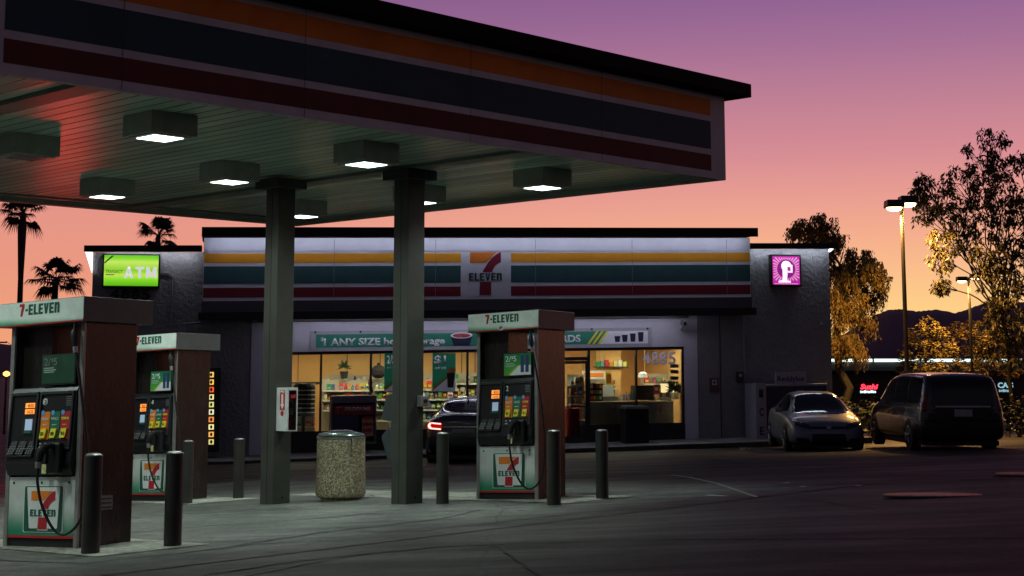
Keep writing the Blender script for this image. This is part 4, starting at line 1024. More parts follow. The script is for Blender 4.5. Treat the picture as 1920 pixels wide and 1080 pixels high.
for k in range(3):
    a = bxp(1101+k*9.5)
    MB().pxz([(a,zi0),(a+.07,zi0),(a+.07+.27,zi1),(a+.27,zi1)], -.014, -.0105).build('slash', M['yellow'], bn)
def cup(x, z0, h, r, name='cup_print'):
    return MB().pxz([(x-r*.75,z0),(x+r*.75,z0),(x+r,z0+h),(x-r,z0+h)], -.016, -.0125).build(name, mat('cup_navy', (.02,.025,.06), .4), bn)
for k, px in enumerate((1158,1172,1187,1202)): cup(bxp(px), zi0+hB*.15, hB*(.45+.1*k), .085)
a = bxp(865)
MB().pxz([(a-.22,zi0+.01),(a+.22,zi0+.01),(a+.31,zi1-.07),(a-.31,zi1-.07)], -.016, -.0065).build('big_cup_print', mat('cup_navy2', (.02,.025,.06), .4), bn)
MB().disc(a, zi1-.07, -.020, -.0165, .31, .085).build('cup_rim_print', tw, bn)
MB().disc(a, zi1-.075, -.024, -.0205, .25, .06).build('cup_drink_print', mat('drink_red', (.45,.08,.08), .6, var=.8, vs=25), bn)
for px in (590, 675, 780, 885, 1000, 1110, 1215):
    MB().disc(bxp(px), zb1-.03, -.02, -.0005, .03).build('banner_clip', M['dark'], bn)
shear(bn, KS)
# ATM sign
ax0, az1 = SP(196, 478, -.2); ax1, az0 = SP(296, 535, -.2)
am = sthing('cash_machine_sign', ax0, -.2, az0, 'glowing green ATM lightbox on the left stucco wall', 'sign')
W_, H_ = ax1-ax0, az1-az0
MB().box(-.04, W_+.04, 0, .19, -.05, H_+.04).build('case', M['blackm'], am, bevel=.01)
gmn = glow('lightbox_green', (.30,.85,.02), .82); n = gmn.node_tree; b = n.nodes['Principled BSDF']
t_ = n.nodes.new('ShaderNodeTexCoord'); s_ = n.nodes.new('ShaderNodeSeparateXYZ'); n.links.new(t_.outputs['Object'], s_.inputs[0])
r_ = n.nodes.new('ShaderNodeValToRGB'); mp_ = n.nodes.new('ShaderNodeMapRange'); mp_.inputs[2].default_value = H_; n.links.new(s_.outputs['Z'], mp_.inputs[0]); n.links.new(mp_.outputs[0], r_.inputs[0])
e = r_.color_ramp.elements; e[0].color = (.12,.50,.01,1); e[1].color = (.10,.50,.01,1)
for pp, cc in ((.18,(.25,.8,.02,1)),(.35,(.62,.95,.12,1)),(.5,(.30,.72,.03,1)),(.78,(.66,.95,.14,1)),(.9,(.25,.75,.02,1))):
    x_ = e.new(pp); x_.color = cc
n.links.new(r_.outputs[0], b.inputs['Emission Color']); b.inputs['Base Color'].default_value = (.05,.2,.01,1)
MB().box(0, W_, -.008, -.0005, 0, H_).build('lit_face', gmn, am)
block_word('sign_letters', 'ATM', mat('atm_letter', (.6,.58,.6), .4, emit=(.85,.78,.9), es=.75), am, W_*.37, H_*.26, W_*.60, H_*.36, -.0085, depth=.02, gap=.14)
text('small_letters', 'TRANSACT', mat('atm_small', (.02,.12,.01), .5), am, W_*.03, -.0085, H_*.41, H_*.11, W_*.31, depth=.004)
MB().box(W_*.03, W_*.19, -.010, -.0085, H_*.345, H_*.37).build('small_line', mat('atm_small2', (.02,.12,.01), .5), am)
MB().pxz([(0,H_*.76),(W_*.01,H_*.72),(W_*.17,H_*.97),(W_*.14,H_*.99)], -.012, -.0085).build('corner_tape', M['dark'], am)
# house numbers on stucco
hx, hz = SP(206, 560, -.03)
hn = sthing('house_numbers', hx, -.03, hz, 'dark 4885 numerals on the stucco below the green lightbox', 'numbers')
hw = (sx(279,-.03)-hx)/4; nz_ = mat('numeral_dark', (.012,.012,.014), .4)
for k, c_ in enumerate('4885'): text('numeral', c_, nz_, hn, k*hw+.01, .0, 0, szz(240,541,-.03)-hz, hw*.86, bold=.03, depth=.03)
gx, gz = SP(1206, 681, .0)
hn = sthing('window_numbers', gx, .055, gz-.03, 'pale 4885 numerals stuck on the right shop window', 'numbers')
hw = (sx(1270)-gx)/4; nz_ = mat('numeral_pale', (.6,.58,.7), .5, emit=(.5,.48,.6), es=.12)
for k, c_ in enumerate('4885'): text('numeral', c_, nz_, hn, k*hw+.01, .0, 0, szz(1240,656)-gz, hw*.84, bold=.02, depth=.006)
# round purple sign
px0, pz1 = SP(1448, 480, -.2); px1, pz0 = SP(1500, 533, -.2)
ps = sthing('purple_lightbox_sign', px0, -.2, pz0, 'glowing square magenta lightbox with a white P emblem on the right stucco wall', 'sign')
W_, H_ = px1-px0, pz1-pz0
MB().box(-.05, W_+.05, 0, .19, -.05, H_+.05).build('case', M['blackm'], ps, bevel=.01)
mg = glow('lightbox_magenta', (.50,.02,.36), .9); wg = glow('lightbox_white', (1,.93,1), 1.05); pk = glow('lightbox_pink', (.95,.45,.72), .8)
MB().box(0, W_, -.006, -.0005, 0, H_).build('lit_face', mg, ps)
c0, c1 = W_*.5, H_*.55
rays = MB()
for k in range(32):
    a = 2*math.pi*k/32; da = .05
    def edge(t): return min(W_*.47/max(1e-6,abs(math.cos(t))), H_*.40/max(1e-6,abs(math.sin(t))))
    r0 = W_*.34; r1 = edge(a)
    if r1 <= r0: continue
    rays.pxz([(c0+r0*math.cos(a-da),c1+r0*math.sin(a-da)),(c0+r1*math.cos(a-da*.8),c1+r1*math.sin(a-da*.8)),(c0+r1*math.cos(a+da*.8),c1+r1*math.sin(a+da*.8)),(c0+r0*math.cos(a+da),c1+r0*math.sin(a+da))], -.010, -.0065)
rays.build('sun_rays', pk, ps)
MB().disc(c0, c1, -.010, -.0065, W_*.33, n=32).build('disc', glow('disc_violet', (.30,.012,.25), .8), ps)
MB().disc(c0, c1+H_*.10, -.014, -.0105, W_*.185, n=24).build('letter_bowl', wg, ps)
MB().pxz([(W_*.36,H_*.55),(W_*.55,H_*.5),(W_*.52,H_*.14),(W_*.65,H_*.13),(W_*.66,H_*.07),(W_*.2,H_*.07),(W_*.21,H_*.13),(W_*.36,H_*.15)], -.0165, -.0145).build('letter_stem', wg, ps)
MB().pxz([(W_*.56,H_*.42),(W_*.73,H_*.42),(W_*.73,H_*.7),(W_*.66,H_*.7),(W_*.66,H_*.48),(W_*.56,H_*.48)], -.0165, -.0145).build('letter_hook', wg, ps)
MB().pxz([(W_*.54,H_*.485),(W_*.655,H_*.485),(W_*.655,H_*.62),(W_*.54,H_*.62)], -.0185, -.0167).build('letter_counter', mg, ps)
q = MB()
for k in range(14): q.box(W_*(.06+.063*k), W_*(.10+.063*k), -.012, -.0065, H_*.015, H_*.045)
q.build('tiny_lettering', pk, ps)
# security camera
kx, kz = SP(1282, 606, -.3)
cmr = sthing('security_camera', kx, -.3, kz, 'grey bullet security camera under the soffit at the right end of the white bay', 'camera')
MB().tube([(0,-.12,-.02),(0,.12,.02)], .07, 14).build('barrel', M['alu'], cmr, smooth=True)
MB().tube([(0,-.135,-.02),(0,-.121,-.018)], .045, 14).build('lens', M['black'], cmr)
MB().tube([(0,.05,-.05),(.0,.12,-.16),(.0,.27,-.18)], .025, 8).build('bracket', M['alu'], cmr)
# conduits and boxes
def conduit(name, pts, label, r=.02):
    p = [ (sx(a,-.04), -.04, szz(a,b,-.04)) for a, b in pts ]
    t = sthing(name, p[0][0], 0, 0, label, 'conduit')
    MB().tube([(x-p[0][0], y, z+KS*(x-p[0][0])) for x,y,z in p], r, 8).build('pipe', mat('conduit_grey', (.3,.3,.32), .5), t, smooth=True); return t
conduit('electrical_conduit', [(297,511),(312,511),(318,517),(318,610),(340,607),(372,605)], 'thin bent conduit running down the stucco right of the green lightbox')
conduit('electrical_conduit', [(1396,580),(1396,700)], 'straight conduit down the wall right of the shop windows to a meter box')
x, z = SP(1388, 707, -.1); t = sthing('utility_box', x, -.12, z, 'small dark utility box at the foot of the wall conduit', 'utility box')
MB().box(-.1,.1,0,.11,-.15,.15).build('box', M['dark'], t, bevel=.01); MB().disc(0,.05,-.006,-.0005,.05).build('dial', M['alu'], t)
x, z = SP(1339, 722, -.03); t = sthing('wall_notice', x, -.03, z, 'small framed notice on the dark wall right of the shop windows', 'notice')
MB().box(-.13,.13,0,.02,-.2,.2).build('frame', mat('notice_frame', (.14,.05,.06), .5), t); MB().box(-.06,.08,-.005,-.0005,.0,.15).build('sheet', mat('notice_sheet', (.5,.48,.5), .6), t)
MB().box(-.02,.04,-.009,-.0055,.04,.11).build('symbol', M['dark'], t)
x, z = SP(1539, 609, -.03); t = sthing('wall_sensor', x, -.05, z, 'tiny sensor knob on the right stucco wall below the magenta sign', 'sensor')
MB().lathe([(.05,0),(.05,.04),(.02,.07)], 12).build('knob', M['alu'], t)
# window posters
def poster(px0, px1, py0, py1, label, word):
    x0, z1 = SP(px0, py0, -.01); x1, z0 = SP(px1, py1, -.01)
    t = sthing('window_poster', x0, -.012, z0, label, 'poster', 'green posters on the shop windows'); W_, H_ = x1-x0, z1-z0
    MB().box(0, W_, 0, .02, 0, H_).build('board', mat('poster_green', (.015,.17,.09), .5, emit=(.01,.15,.08), es=.15), t)
    MB().pxz([(0,0),(W_,0),(W_,H_*.55),(W_*.9,H_*.55)], -.004, -.0005).build('white_field', tw, t)
    MB().pxz([(0,H_*.12),(0,H_*.01),(W_,H_*.52),(W_,H_*.62)], -.006, -.0042).build('olive_stripe', mat('olive', (.15,.22,.03), .5), t)
    MB().pxz([(W_*.66,H_*.10),(W_*.9,H_*.10),(W_*.97,H_*.48),(W_*.62,H_*.48)], -.010, -.0062).build('cup_print', M['black'], t)
    MB().pxz([(W_*.61,H_*.485),(W_*.98,H_*.485),(W_*.9,H_*.62),(W_*.68,H_*.62)], -.010, -.0062).build('drink_print', mat('drink_brown', (.35,.12,.05), .6), t)
    text('price', word, tw, t, W_*.08, -.0005, H_*.72, H_*.22, W_*.5, bold=.03, depth=.004)
    text('words', 'ANY SIZE', tw, t, W_*.08, -.0005, H_*.58, H_*.06, W_*.5, bold=.02, depth=.004)
    return t
poster(811, 854, 662, 733, 'green price poster on the window right of the right column', '$1')
poster(721, 768, 662, 733, 'green price poster mostly hidden behind the right column', '2/$3')
# propane cage
x0 = sx(622,-1.0); x1 = sx(707,-1.0)
sw_z = -.02
pg = sthing('propane_cage', x0, -1.0, 0, 'dark locked propane exchange cage with red sign in front of the left windows', 'cage')
W_ = x1-x0; z0_, z1_ = szz(660,833,-1.0), szz(660,742,-1.0)
cgm = mat('cage_grey', (.16,.155,.19), .45, .2, var=.1)
MB().box(0, W_, 0, .6, z1_-.05, z1_).build('top', cgm, pg)
MB().box(0, W_, 0, .6, z0_, z0_+.06).build('base', cgm, pg)
for a in (0, W_-.05): MB().box(a, a+.05, 0, .6, z0_+.061, z1_-.051).build('side', cgm, pg)
MB().box(.05, W_-.05, .58, .6, z0_+.061, z1_-.051).build('back', M['dark'], pg)
MB().box(.05, W_-.05, .0, .03, z1_-.19, z1_-.051).build('header', cgm, pg)
s = MB().box(.08, W_-.08, -.02, -.001, z1_-.50, z1_-.25).build('sign', mat('propane_red', (.30,.02,.02), .4), pg)
text('sign_word', 'PROPANE', mat('propane_letter', (.55,.5,.5), .5), s, W_*.30, -.021, z1_-.40, .10, W_*.56, bold=.02, depth=.004)
text('sign_mark', 'ET', mat('propane_letter2', (.5,.12,.1), .5), s, W_*.12, -.021, z1_-.43, .14, W_*.12, bold=.02, depth=.004)
MB().box(.08, W_*.62, -.012, -.001, z0_+.15, z1_-.51).build('door_panel', mat('cage_navy', (.025,.03,.08), .3), pg)
q = MB().box(W_*.68, W_-.08, -.012, -.001, z0_+.2, z1_-.60).build('price_card', mat('card_tan', (.55,.30,.16), .6, var=.4, vs=12), pg)
for k in range(3): MB().box(W_*.70, W_-.11, -.016, -.0125, z0_+.32+k*.16, z0_+.40+k*.16).build('card_print', M['red'], q)
shear(pg, KS)
# dark outdoor bin in front of the right window
x = sx(1188,-.7); ob = sthing('outdoor_bin', x, -.75, 0, 'tall black square outdoor bin in front of the right shop window', 'bin')
zt2 = szz(1188, 761, -.75)
MB().box(-.33,.33,-.3,.3,-.05,zt2-.08).build('body', M['blackm'], ob, bevel=.02)
MB().hexa([(-.35,-.32,zt2-.078),(.35,-.32,zt2-.078),(.35,.32,zt2-.078),(-.35,.32,zt2-.078),(-.30,-.27,zt2),(.30,-.27,zt2),(.30,.27,zt2),(-.30,.27,zt2)]).build('lid', M['dark'], ob)
MB().box(-.2,.2,-.31,-.3005,zt2-.36,zt2-.2).build('opening', mat('bin_opening', (.003,.003,.003), .9), ob)
# rental kiosk with lit picture strip, left of column
x0 = sx(340,-.8); x1 = sx(414,-.8); kk = sthing('rental_kiosk', x0, -.8, 0, 'dark vending kiosk with a lit column of pictures left of the windows', 'kiosk')
W_ = x1-x0; zk1 = szz(380,690,-.8); zk0 = szz(380,848,-.8)
MB().box(0, W_, 0, .6, zk0, zk1).build('case', M['black'], kk, bevel=.02)
kcol = [(1,.62,.15),(1,.6,.1),(1,.12,.03),(.95,.85,.4),(.8,.75,.25),(.9,.85,.5),(.95,.3,.08),(.95,.85,.35),(.95,.45,.12),(.7,.6,.2)]
for k in range(10):
    xa, za = SP(391, 707.5+k*14.0, -.8); xb, zb_ = SP(401, 697.5+k*14.0, -.8)
    xa -= x0; xb -= x0
    f = MB().box(xa, xb, -.02, -.001, za, zb_).build('lit_picture', glow('picture_glow', kcol[k], 1.1), kk)
    MB().disc((xa+xb)/2, (za+zb_)/2, -.026, -.0205, .035, .05, 8).build('picture_subject', mat('subject_dark', (.08,.05,.02), .6), f)
shear(kk, KS)
# ice merchandiser + sign
yI = -1.15
x0 = sx(1416,yI); x1 = sx(1552,yI); zi0 = szz(1480,826,yI); zi1 = szz(1480,720,yI)
ice = sthing('ice_merchandiser', x0, yI, 0, 'white outdoor ice chest with vertical lettering behind the silver sedan', 'ice chest')
W_ = x1-x0; icm = mat('ice_chest_white', (.36,.35,.40), .45, var=.15, vs=4)
sd = .30
MB().box(sd, W_, .04, .9, zi0, zi1).build('cabinet', icm, ice, bevel=.02)
MB().box(0, sd-.001, -.02, .9, zi0, zi1+.03).build('side_panel', icm, ice)
sp2 = [k for k in kids(ice) if k.name.startswith('side_panel')][0]
for k, c_ in enumerate('ICE'):
    text('letter', c_, M['black'], sp2, .09, -.021, zi0+ (2-k)*.52+.18, .22, .13, bold=.03, depth=.004)
MB().box(sd+.03, W_-.05, .0, .039, zi0+.1, zi1-.06).build('door', mat('ice_door_dark', (.03,.03,.06), .25), ice)
MB().box(W_*.56, W_*.66, -.03, -.001, zi1-.34, zi1-.18).build('door_label', icm, ice)
MB().box(W_*.3, W_*.72, .1, .16, zi1+.001, zi1+.34).build('top_sign', mat('ice_sign', (.42,.41,.46), .5), ice)
text('top_sign_word', 'ReddyIce', mat('ice_letter', (.05,.04,.12), .5), [k for k in kids(ice) if k.name.startswith('top_sign')][0], W_*.32, .0995, zi1+.08, .15, W_*.37, bold=.02, depth=.003)
shear(ice, KS)

# sidewalk and kerb
sw = MB(); n_ = 24
xa, xb = xl-1.0, xr+.3
zt0 = 0.0
def swz(x): return SO.z + .0265*x - .0
yk = -2.0
for i in range(n_+1):
    x = lerp(xa, xb, i/n_)
    for y, dz in ((-.0, .02), (yk+.02, 0), (yk, -.015), (yk, -.17)):
        q = SO + es*x + en*y; sw.v.append((q.x, q.y, SO.z + .026*x + dz))
for i in range(n_):
    for j in range(3): sw.f.append((i*4+j, i*4+j+1, (i+1)*4+j+1, (i+1)*4+j))
tag(sw.build('sidewalk', M['walk']), kind='structure')
kp = MB()
for i in range(n_+1):
    x = lerp(xa, xb, i/n_)
    for y, dz in ((yk-.004, -.013), (yk-.004, -.15)):
        q = SO + es*x + en*y; kp.v.append((q.x, q.y, SO.z + .026*x + dz))
for i in range(n_): kp.f.append((i*2, i*2+1, i*2+3, i*2+2))
tag(kp.build('kerb_face', mat('kerb_red', (.07,.06,.045), .7, var=.4, vs=4)), kind='structure')
# wheel stops
for (pa, py, lab) in ((1262, 842, 'concrete wheel stop in front of the dark outdoor bin'), (640, 862, 'concrete wheel stop behind the trash can'), (1075, 846, 'concrete wheel stop by the glass door')):
    p = ong(pa, py); t = thing('wheel_stop', p, PHI, lab, 'wheel stop', 'wheel stops along the storefront')
    wd = .92 if pa != 1075 else .6
    MB().hexa([(-wd,-.08,-.02),(wd,-.08,-.02),(wd,.08,-.02),(-wd,.08,-.02),(-wd+.06,-.05,.10),(wd-.06,-.05,.10),(wd-.06,.05,.10),(-wd+.06,.05,.10)]).build('block', mat('stop_concrete', (.22,.19,.10), .8, var=.4, vs=6), t)
# tank covers and lot marks
for (px, py, rx, ry, lab) in ((1750, 931, .61, .27, 'long raised steel tank cover in the lot, orange glow tinted into its colour'), (1925, 891, .45, .3, 'steel tank cover at the right edge of the frame')):
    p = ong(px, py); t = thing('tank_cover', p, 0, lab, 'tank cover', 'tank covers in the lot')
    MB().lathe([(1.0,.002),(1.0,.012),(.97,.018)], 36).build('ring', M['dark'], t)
    MB().lathe([(.94,.010),(.94,.024),(.92,.028)], 36).build('plate', mat('tread_plate', (.55,.22,.11), .42, .8, var=.5, vs=9, bump=1, bs=60), t)  # orange reflected glow is put into the plate's base colour
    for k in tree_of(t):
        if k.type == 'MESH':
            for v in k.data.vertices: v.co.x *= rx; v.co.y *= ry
q = MB()
for (x0,y0,x1,y1) in ((1258,892,1292,896),(1292,896,1345,908),(1345,908,1420,934)): gstrip(q, ong(x0,y0), ong(x1,y1), .05, .012)
tag(q.build('lot_seam', mat('seam_pale', (.25,.25,.22), .6)), kind='structure')
q = MB()
for (x0,y0,x1,y1) in ((1326,930,1362,932),(1500,914,1512,914),(1604,912,1615,912),(1470,907,1480,907)): gstrip(q, ong(x0,y0), ong(x1,y1), .10, .013)
tag(q.build('lot_markings', mat('worn_paint', (.5,.5,.48), .6)), kind='structure')
for k, (px, py) in enumerate(((1393, 846),(1403, 846))):
    p = ong(px, py); t = thing('crumpled_paper', p, k, 'crumpled white litter on the asphalt near the ice chest, '+('left' if k == 0 else 'right')+' piece', 'litter', 'litter')
    q = MB(); rr = random.Random(k+5)
    q.v = [(rr.uniform(-.12,.12), rr.uniform(-.06,.06), .02+rr.uniform(0,.08)) for _ in range(8)]
    q.f = [(0,1,2),(1,2,3),(2,3,4),(3,4,5),(4,5,6),(5,6,7),(0,4,7),(1,5,7)]
    q.build('paper', M['white'], t)
# ================================================================ vehicles
def body_mesh(st):
    """st: rows (x, w, zs, zb, wr, zr) rear to front; returns a closed mirrored lofted shell"""
    q = MB(); n = len(st); ring = []
    for (x, w_, zs, zb, wr, zr) in st:
        half = [(0,zs),(w_*.55,zs),(w_*.93,zs+.02),(w_,zs+.13),(w_*1.0,(zs+zb)/2+.03),(w_*.965,zb-.02),(w_*.93,zb+.015),(lerp(w_*.93,wr,.5)+.01,lerp(zb,zr,.5)),(wr,zr-.05),(wr*.86,zr-.008),(wr*.45,zr+.012),(0,zr+.018)]
        full = half + [(-a, b) for a, b in half[-2:0:-1]]
        ring.append(len(q.v)); q.v += [(x, a, b) for a, b in full]
    m = len(full)
    for i in range(n-1):
        for k in range(m):
            k2 = (k+1) % m; q.f.append((ring[i]+k, ring[i]+k2, ring[i+1]+k2, ring[i+1]+k))
    q.f.append(tuple(ring[0]+k for k in range(m-1,-1,-1))); q.f.append(tuple(ring[-1]+k for k in range(m)))
    return q
def bake_subsurf(o, lv=2):
    md = o.modifiers.new('s', 'SUBSURF'); md.levels = lv
    bpy.context.view_layer.update(); dg = bpy.context.evaluated_depsgraph_get()
    me = bpy.data.meshes.new_from_object(o.evaluated_get(dg)); o.modifiers.clear(); o.data = me
    me.polygons.foreach_set('use_smooth', [True]*len(me.polygons)); return me
def project(body, pts, axis, name, m, parent, off=.006, step=.07, thick=0):
    bm = bmesh.new(); bm.from_mesh(body.data); bvh = BVHTree.FromBMesh(bm)
    b2 = bmesh.new(); f = b2.faces.new([b2.verts.new((p[0], p[1], 0)) for p in pts])
    xs = [p[0] for p in pts]; ys = [p[1] for p in pts]
    for ax, (lo, hi) in ((0, (min(xs), max(xs))), (1, (min(ys), max(ys)))):
        k = math.ceil(lo/step)*step
        while k < hi:
            co = (k,0,0) if ax == 0 else (0,k,0); no = (1,0,0) if ax == 0 else (0,1,0)
            bmesh.ops.bisect_plane(b2, geom=list(b2.verts)+list(b2.edges)+list(b2.faces), plane_co=co, plane_no=no); k += step
    bad = []
    for v in b2.verts:
        a, b = v.co.x, v.co.y
        if axis == 'x+': o_, d_ = Vector((5,a,b)), Vector((-1,0,0))
        elif axis == 'x-': o_, d_ = Vector((-5,a,b)), Vector((1,0,0))
        elif axis == 'y+': o_, d_ = Vector((a,5,b)), Vector((0,-1,0))
        elif axis == 'y-': o_, d_ = Vector((a,-5,b)), Vector((0,1,0))
        h = bvh.ray_cast(o_, d_)
        if h[0] is None: bad.append(v); continue
        v.co = h[0] - d_*off + h[1]*off*.3
    bmesh.ops.delete(b2, geom=bad, context='VERTS')
    bmesh.ops.triangulate(b2, faces=b2.faces)
    me = bpy.data.meshes.new(name); b2.to_mesh(me); b2.free(); bm.free()
    me.polygons.foreach_set('use_smooth', [True]*len(me.polygons)); me.materials.append(m)
    o = bpy.data.objects.new(name, me); col.objects.link(o); o.parent = parent; return o
def circ(cx_, cz_, r, a0=0, a1=360, n=20):
    return [(cx_+r*math.cos(R(lerp(a0,a1,k/n))), cz_+r*math.sin(R(lerp(a0,a1,k/n)))) for k in range(n+(0 if a1-a0 >= 360 else 1))]
cglass = mat('car_glass', (.008,.009,.012), .06, spec=.45); ctyre = mat('tyre_rubber', (.014,.014,.014), .7); crim = mat('wheel_rim', (.30,.30,.30), .3, .9)
ctrim = mat('car_trim_black', (.008,.008,.008), .4); clamp = mat('headlamp_glass', (.05,.052,.056), .15, .3); cred = mat('tail_lamp_off', (.22,.01,.015), .15)
cplate = mat('licence_plate', (.45,.43,.42), .5)
def wheel(parent, x, y, r, wd=.21):
    s = 1 if y > 0 else -1
    t = MB().tube([(x, y-s*wd, r), (x, y-s*.02, r), (x, y, r)], [r, r, r*.93], 28).build('tyre', ctyre, parent, smooth=True)
    MB().tube([(x, y, r), (x, y+s*.006, r)], [r*.66, r*.62], 24).build('wheel_disc', ctrim, t)
    q = MB()
    for k in range(5):
        a = 2*math.pi*k/5+.3; c, sn_ = math.cos(a), math.sin(a)
        p0 = (x+.03*c, y+s*.012, r+.03*sn_); p1 = (x+r*.60*c, y+s*.010, r+r*.60*sn_)
        q.tube([p0, p1], [.035, .028], 6)
    q.tube([(x, y+s*.006, r), (x, y+s*.02, r)], [.055,.05], 14)
    for k in range(24):
        a0 = 2*math.pi*k/24; a1 = 2*math.pi*(k+1)/24
        q.tube([(x+r*.63*math.cos(a0), y+s*.008, r+r*.63*math.sin(a0)), (x+r*.63*math.cos(a1), y+s*.008, r+r*.63*math.sin(a1))], .014, 5)
    q.build('rim', crim, t, smooth=True)
def mirror(parent, x, y, z, m):
    s = 1 if y > 0 else -1
    q = MB().hexa([(x-.05,y,z-.04),(x+.06,y,z-.04),(x+.04,y+s*.17,z-.05),(x-.06,y+s*.17,z-.05),(x-.05,y,z+.03),(x+.04,y,z+.04),(x+.02,y+s*.17,z+.09),(x-.06,y+s*.17,z+.09)])
    q.build('mirror', m, parent, smooth=False, bevel=.02)
def car(name, label, stations, paint, wheels, r, loc, rz):
    t = thing(name, loc, rz, label, 'van' if 'van' in name else 'car', None)
    b = body_mesh(stations).build('body', paint, t); bake_subsurf(b, 2)
    for x in wheels:
        for y in (-1, 1):
            wmax = max(s[1] for s in stations)
            project(b, circ(x, r*.98, r*1.16, 0, 360, 26), 'y+' if y > 0 else 'y-', 'wheel_arch', ctrim, b, off=.004)
            wheel(t, x, y*(wmax+.004), r)
    return t, b
# --- silver-ish sedan facing the camera
sed_st = [(-2.27,.60,.34,.70,.48,.86),(-2.20,.76,.26,.80,.56,.98),(-1.95,.84,.20,.90,.62,1.05),(-1.6,.865,.18,.93,.60,1.10),(-1.1,.88,.17,.93,.53,1.33),(-.5,.88,.17,.92,.545,1.425),(.1,.88,.17,.91,.54,1.41),(.5,.88,.17,.90,.56,1.27),(1.05,.88,.17,.87,.66,.985),(1.45,.87,.17,.80,.68,.90),(1.85,.85,.18,.72,.64,.80),(2.12,.80,.19,.62,.58,.70),(2.25,.66,.22,.50,.48,.58),(2.28,.52,.28,.44,.40,.50)]
silver = mat('silver_paint', (.22,.235,.28), .42, .3, coat=.25)
p = ong(1563, 845); ps_ = Vector((p.x, p.y+2.35, 0)); ps_.z = ground(ps_.x, ps_.y)
sed_st = [(x,w*1.05,a_,b_,c_*1.05,d_) for x,w,a_,b_,c_,d_ in sed_st]
sed, sb = car('parked_sedan', 'silver compact sedan parked nose out beside the white ice chest', sed_st, silver, (1.37,-1.32), .315, ps_, R(-90-2))
project(sb, [(-.70,.93),(-.56,1.33),(-.3,1.375),(.3,1.375),(.56,1.33),(.70,.93),(.35,.90),(-.35,.90)], 'x+', 'windshield', cglass, sb, .007)
project(sb, [(-1.62,1.0),(-1.08,1.27),(-.5,1.345),(.08,1.335),(.5,1.18),(.93,.96),(.3,.95),(-.8,.96)], 'y-', 'side_glass', cglass, sb)
project(sb, [(-1.62,1.0),(-1.08,1.27),(-.5,1.345),(.08,1.335),(.5,1.18),(.93,.96),(.3,.95),(-.8,.96)], 'y+', 'side_glass', cglass, sb)
for s_ in (-1, 1):
    ax = 'y-' if s_ < 0 else 'y+'
    project(sb, [(-.52,.95),(-.46,.95),(-.46,1.35),(-.52,1.35)], ax, 'pillar', silver, sb, .012)
    pts = [(s_*.40,.56),(s_*.78,.66),(s_*.80,.74),(s_*.60,.72),(s_*.44,.665)]
    project(sb, pts if s_ > 0 else pts[::-1], 'x+', 'headlight', clamp, sb, .01, .03)
    pts = [(s_*.42,.24),(s_*.74,.27),(s_*.76,.37),(s_*.50,.35)]
    project(sb, pts if s_ > 0 else pts[::-1], 'x+', 'fog_light_bay', ctrim, sb, .008, .04)
    mirror(sb, .62, s_*.86, .97, silver)
    project(sb, [(-.49,.3),(-.48,.3),(-.48,.92),(-.49,.92)], ax, 'door_seam', ctrim, sb, .005)
    project(sb, [(.78,.35),(.79,.35),(.79,.88),(.78,.88)], ax, 'door_seam', ctrim, sb, .005)
project(sb, [(-.42,.225),(.42,.225),(.38,.46),(-.38,.46)], 'x+', 'lower_grille', ctrim, sb, .008, .04)
project(sb, [(-.38,.575),(.38,.575),(.44,.625),(-.44,.625)], 'x+', 'upper_grille', ctrim, sb, .008, .03)
project(sb, [(-.055,.575),(.055,.575),(.05,.64),(-.05,.64)], 'x+', 'badge', M['chrome'], sb, .018, .03)
MB().box(-1.9, 2.0, -.80, .80, .12, .2).build('underbody', ctrim, sed)
# --- dark minivan seen from behind
van_st = [(-2.46,.70,.40,.88,.60,1.05),(-2.44,.92,.30,1.02,.74,1.52),(-2.30,.955,.24,1.05,.77,1.70),(-1.9,.965,.22,1.05,.775,1.745),(-1.0,.97,.22,1.05,.78,1.755),(0,.97,.22,1.04,.78,1.75),(.75,.97,.22,1.03,.76,1.66),(1.2,.97,.22,1.02,.74,1.40),(1.65,.96,.22,.98,.76,1.10),(2.05,.93,.23,.88,.72,.98),(2.4,.86,.25,.72,.64,.82),(2.56,.66,.30,.58,.5,.66)]
vp = mat('black_van_paint', (.012,.012,.014), .25, .2, coat=.8)
p = ong(1806, 843); pv = Vector((p.x, p.y+2.5, 0)); pv.z = ground(pv.x, pv.y)
van, vb = car('parked_minivan', 'black minivan seen from behind at the right edge of the lot', van_st, vp, (1.55,-1.5), .34, pv, R(90+1))
project(vb, [(-.70,1.06),(.70,1.06),(.66,1.60),(-.66,1.60)], 'x-', 'rear_glass', cglass, vb)
for s_ in (-1, 1):
    ax = 'y-' if s_ < 0 else 'y+'
    for a, b in ((-2.2,-1.25),(-1.15,-.15),(-.05,.78)):
        zt_b = 1.66 if b < .5 else 1.56
        project(vb, [(a,1.08),(b+(.28 if b > .5 else 0),1.08),(b-.02,zt_b),(a+.06,1.66)], ax, 'side_glass', cglass, vb)
    pts = [(s_*.80,.92),(s_*.93,.92),(s_*.90,1.28),(s_*.79,1.24)]
    project(vb, pts if s_ > 0 else pts[::-1], 'x-', 'tail_light', cred, vb, .012, .04)
    mirror(vb, .95, s_*.95, 1.10, vp)
    project(vb, [(-1.10,.35),(-1.09,.35),(-1.09,1.02),(-1.10,1.02)], ax, 'door_seam', ctrim, vb, .004)
    project(vb, [(-.02,.35),(-.01,.35),(-.01,1.02),(-.02,1.02)], ax, 'door_seam', ctrim, vb, .004)
project(vb, [(-.62,1.0),(.62,1.0),(.62,1.035),(-.62,1.035)], 'x-', 'tailgate_trim', M['alu'], vb, .012)
project(vb, [(-.20,.80),(.20,.80),(.20,.955),(-.20,.955)], 'x-', 'licence_plate', cplate, vb, .014)
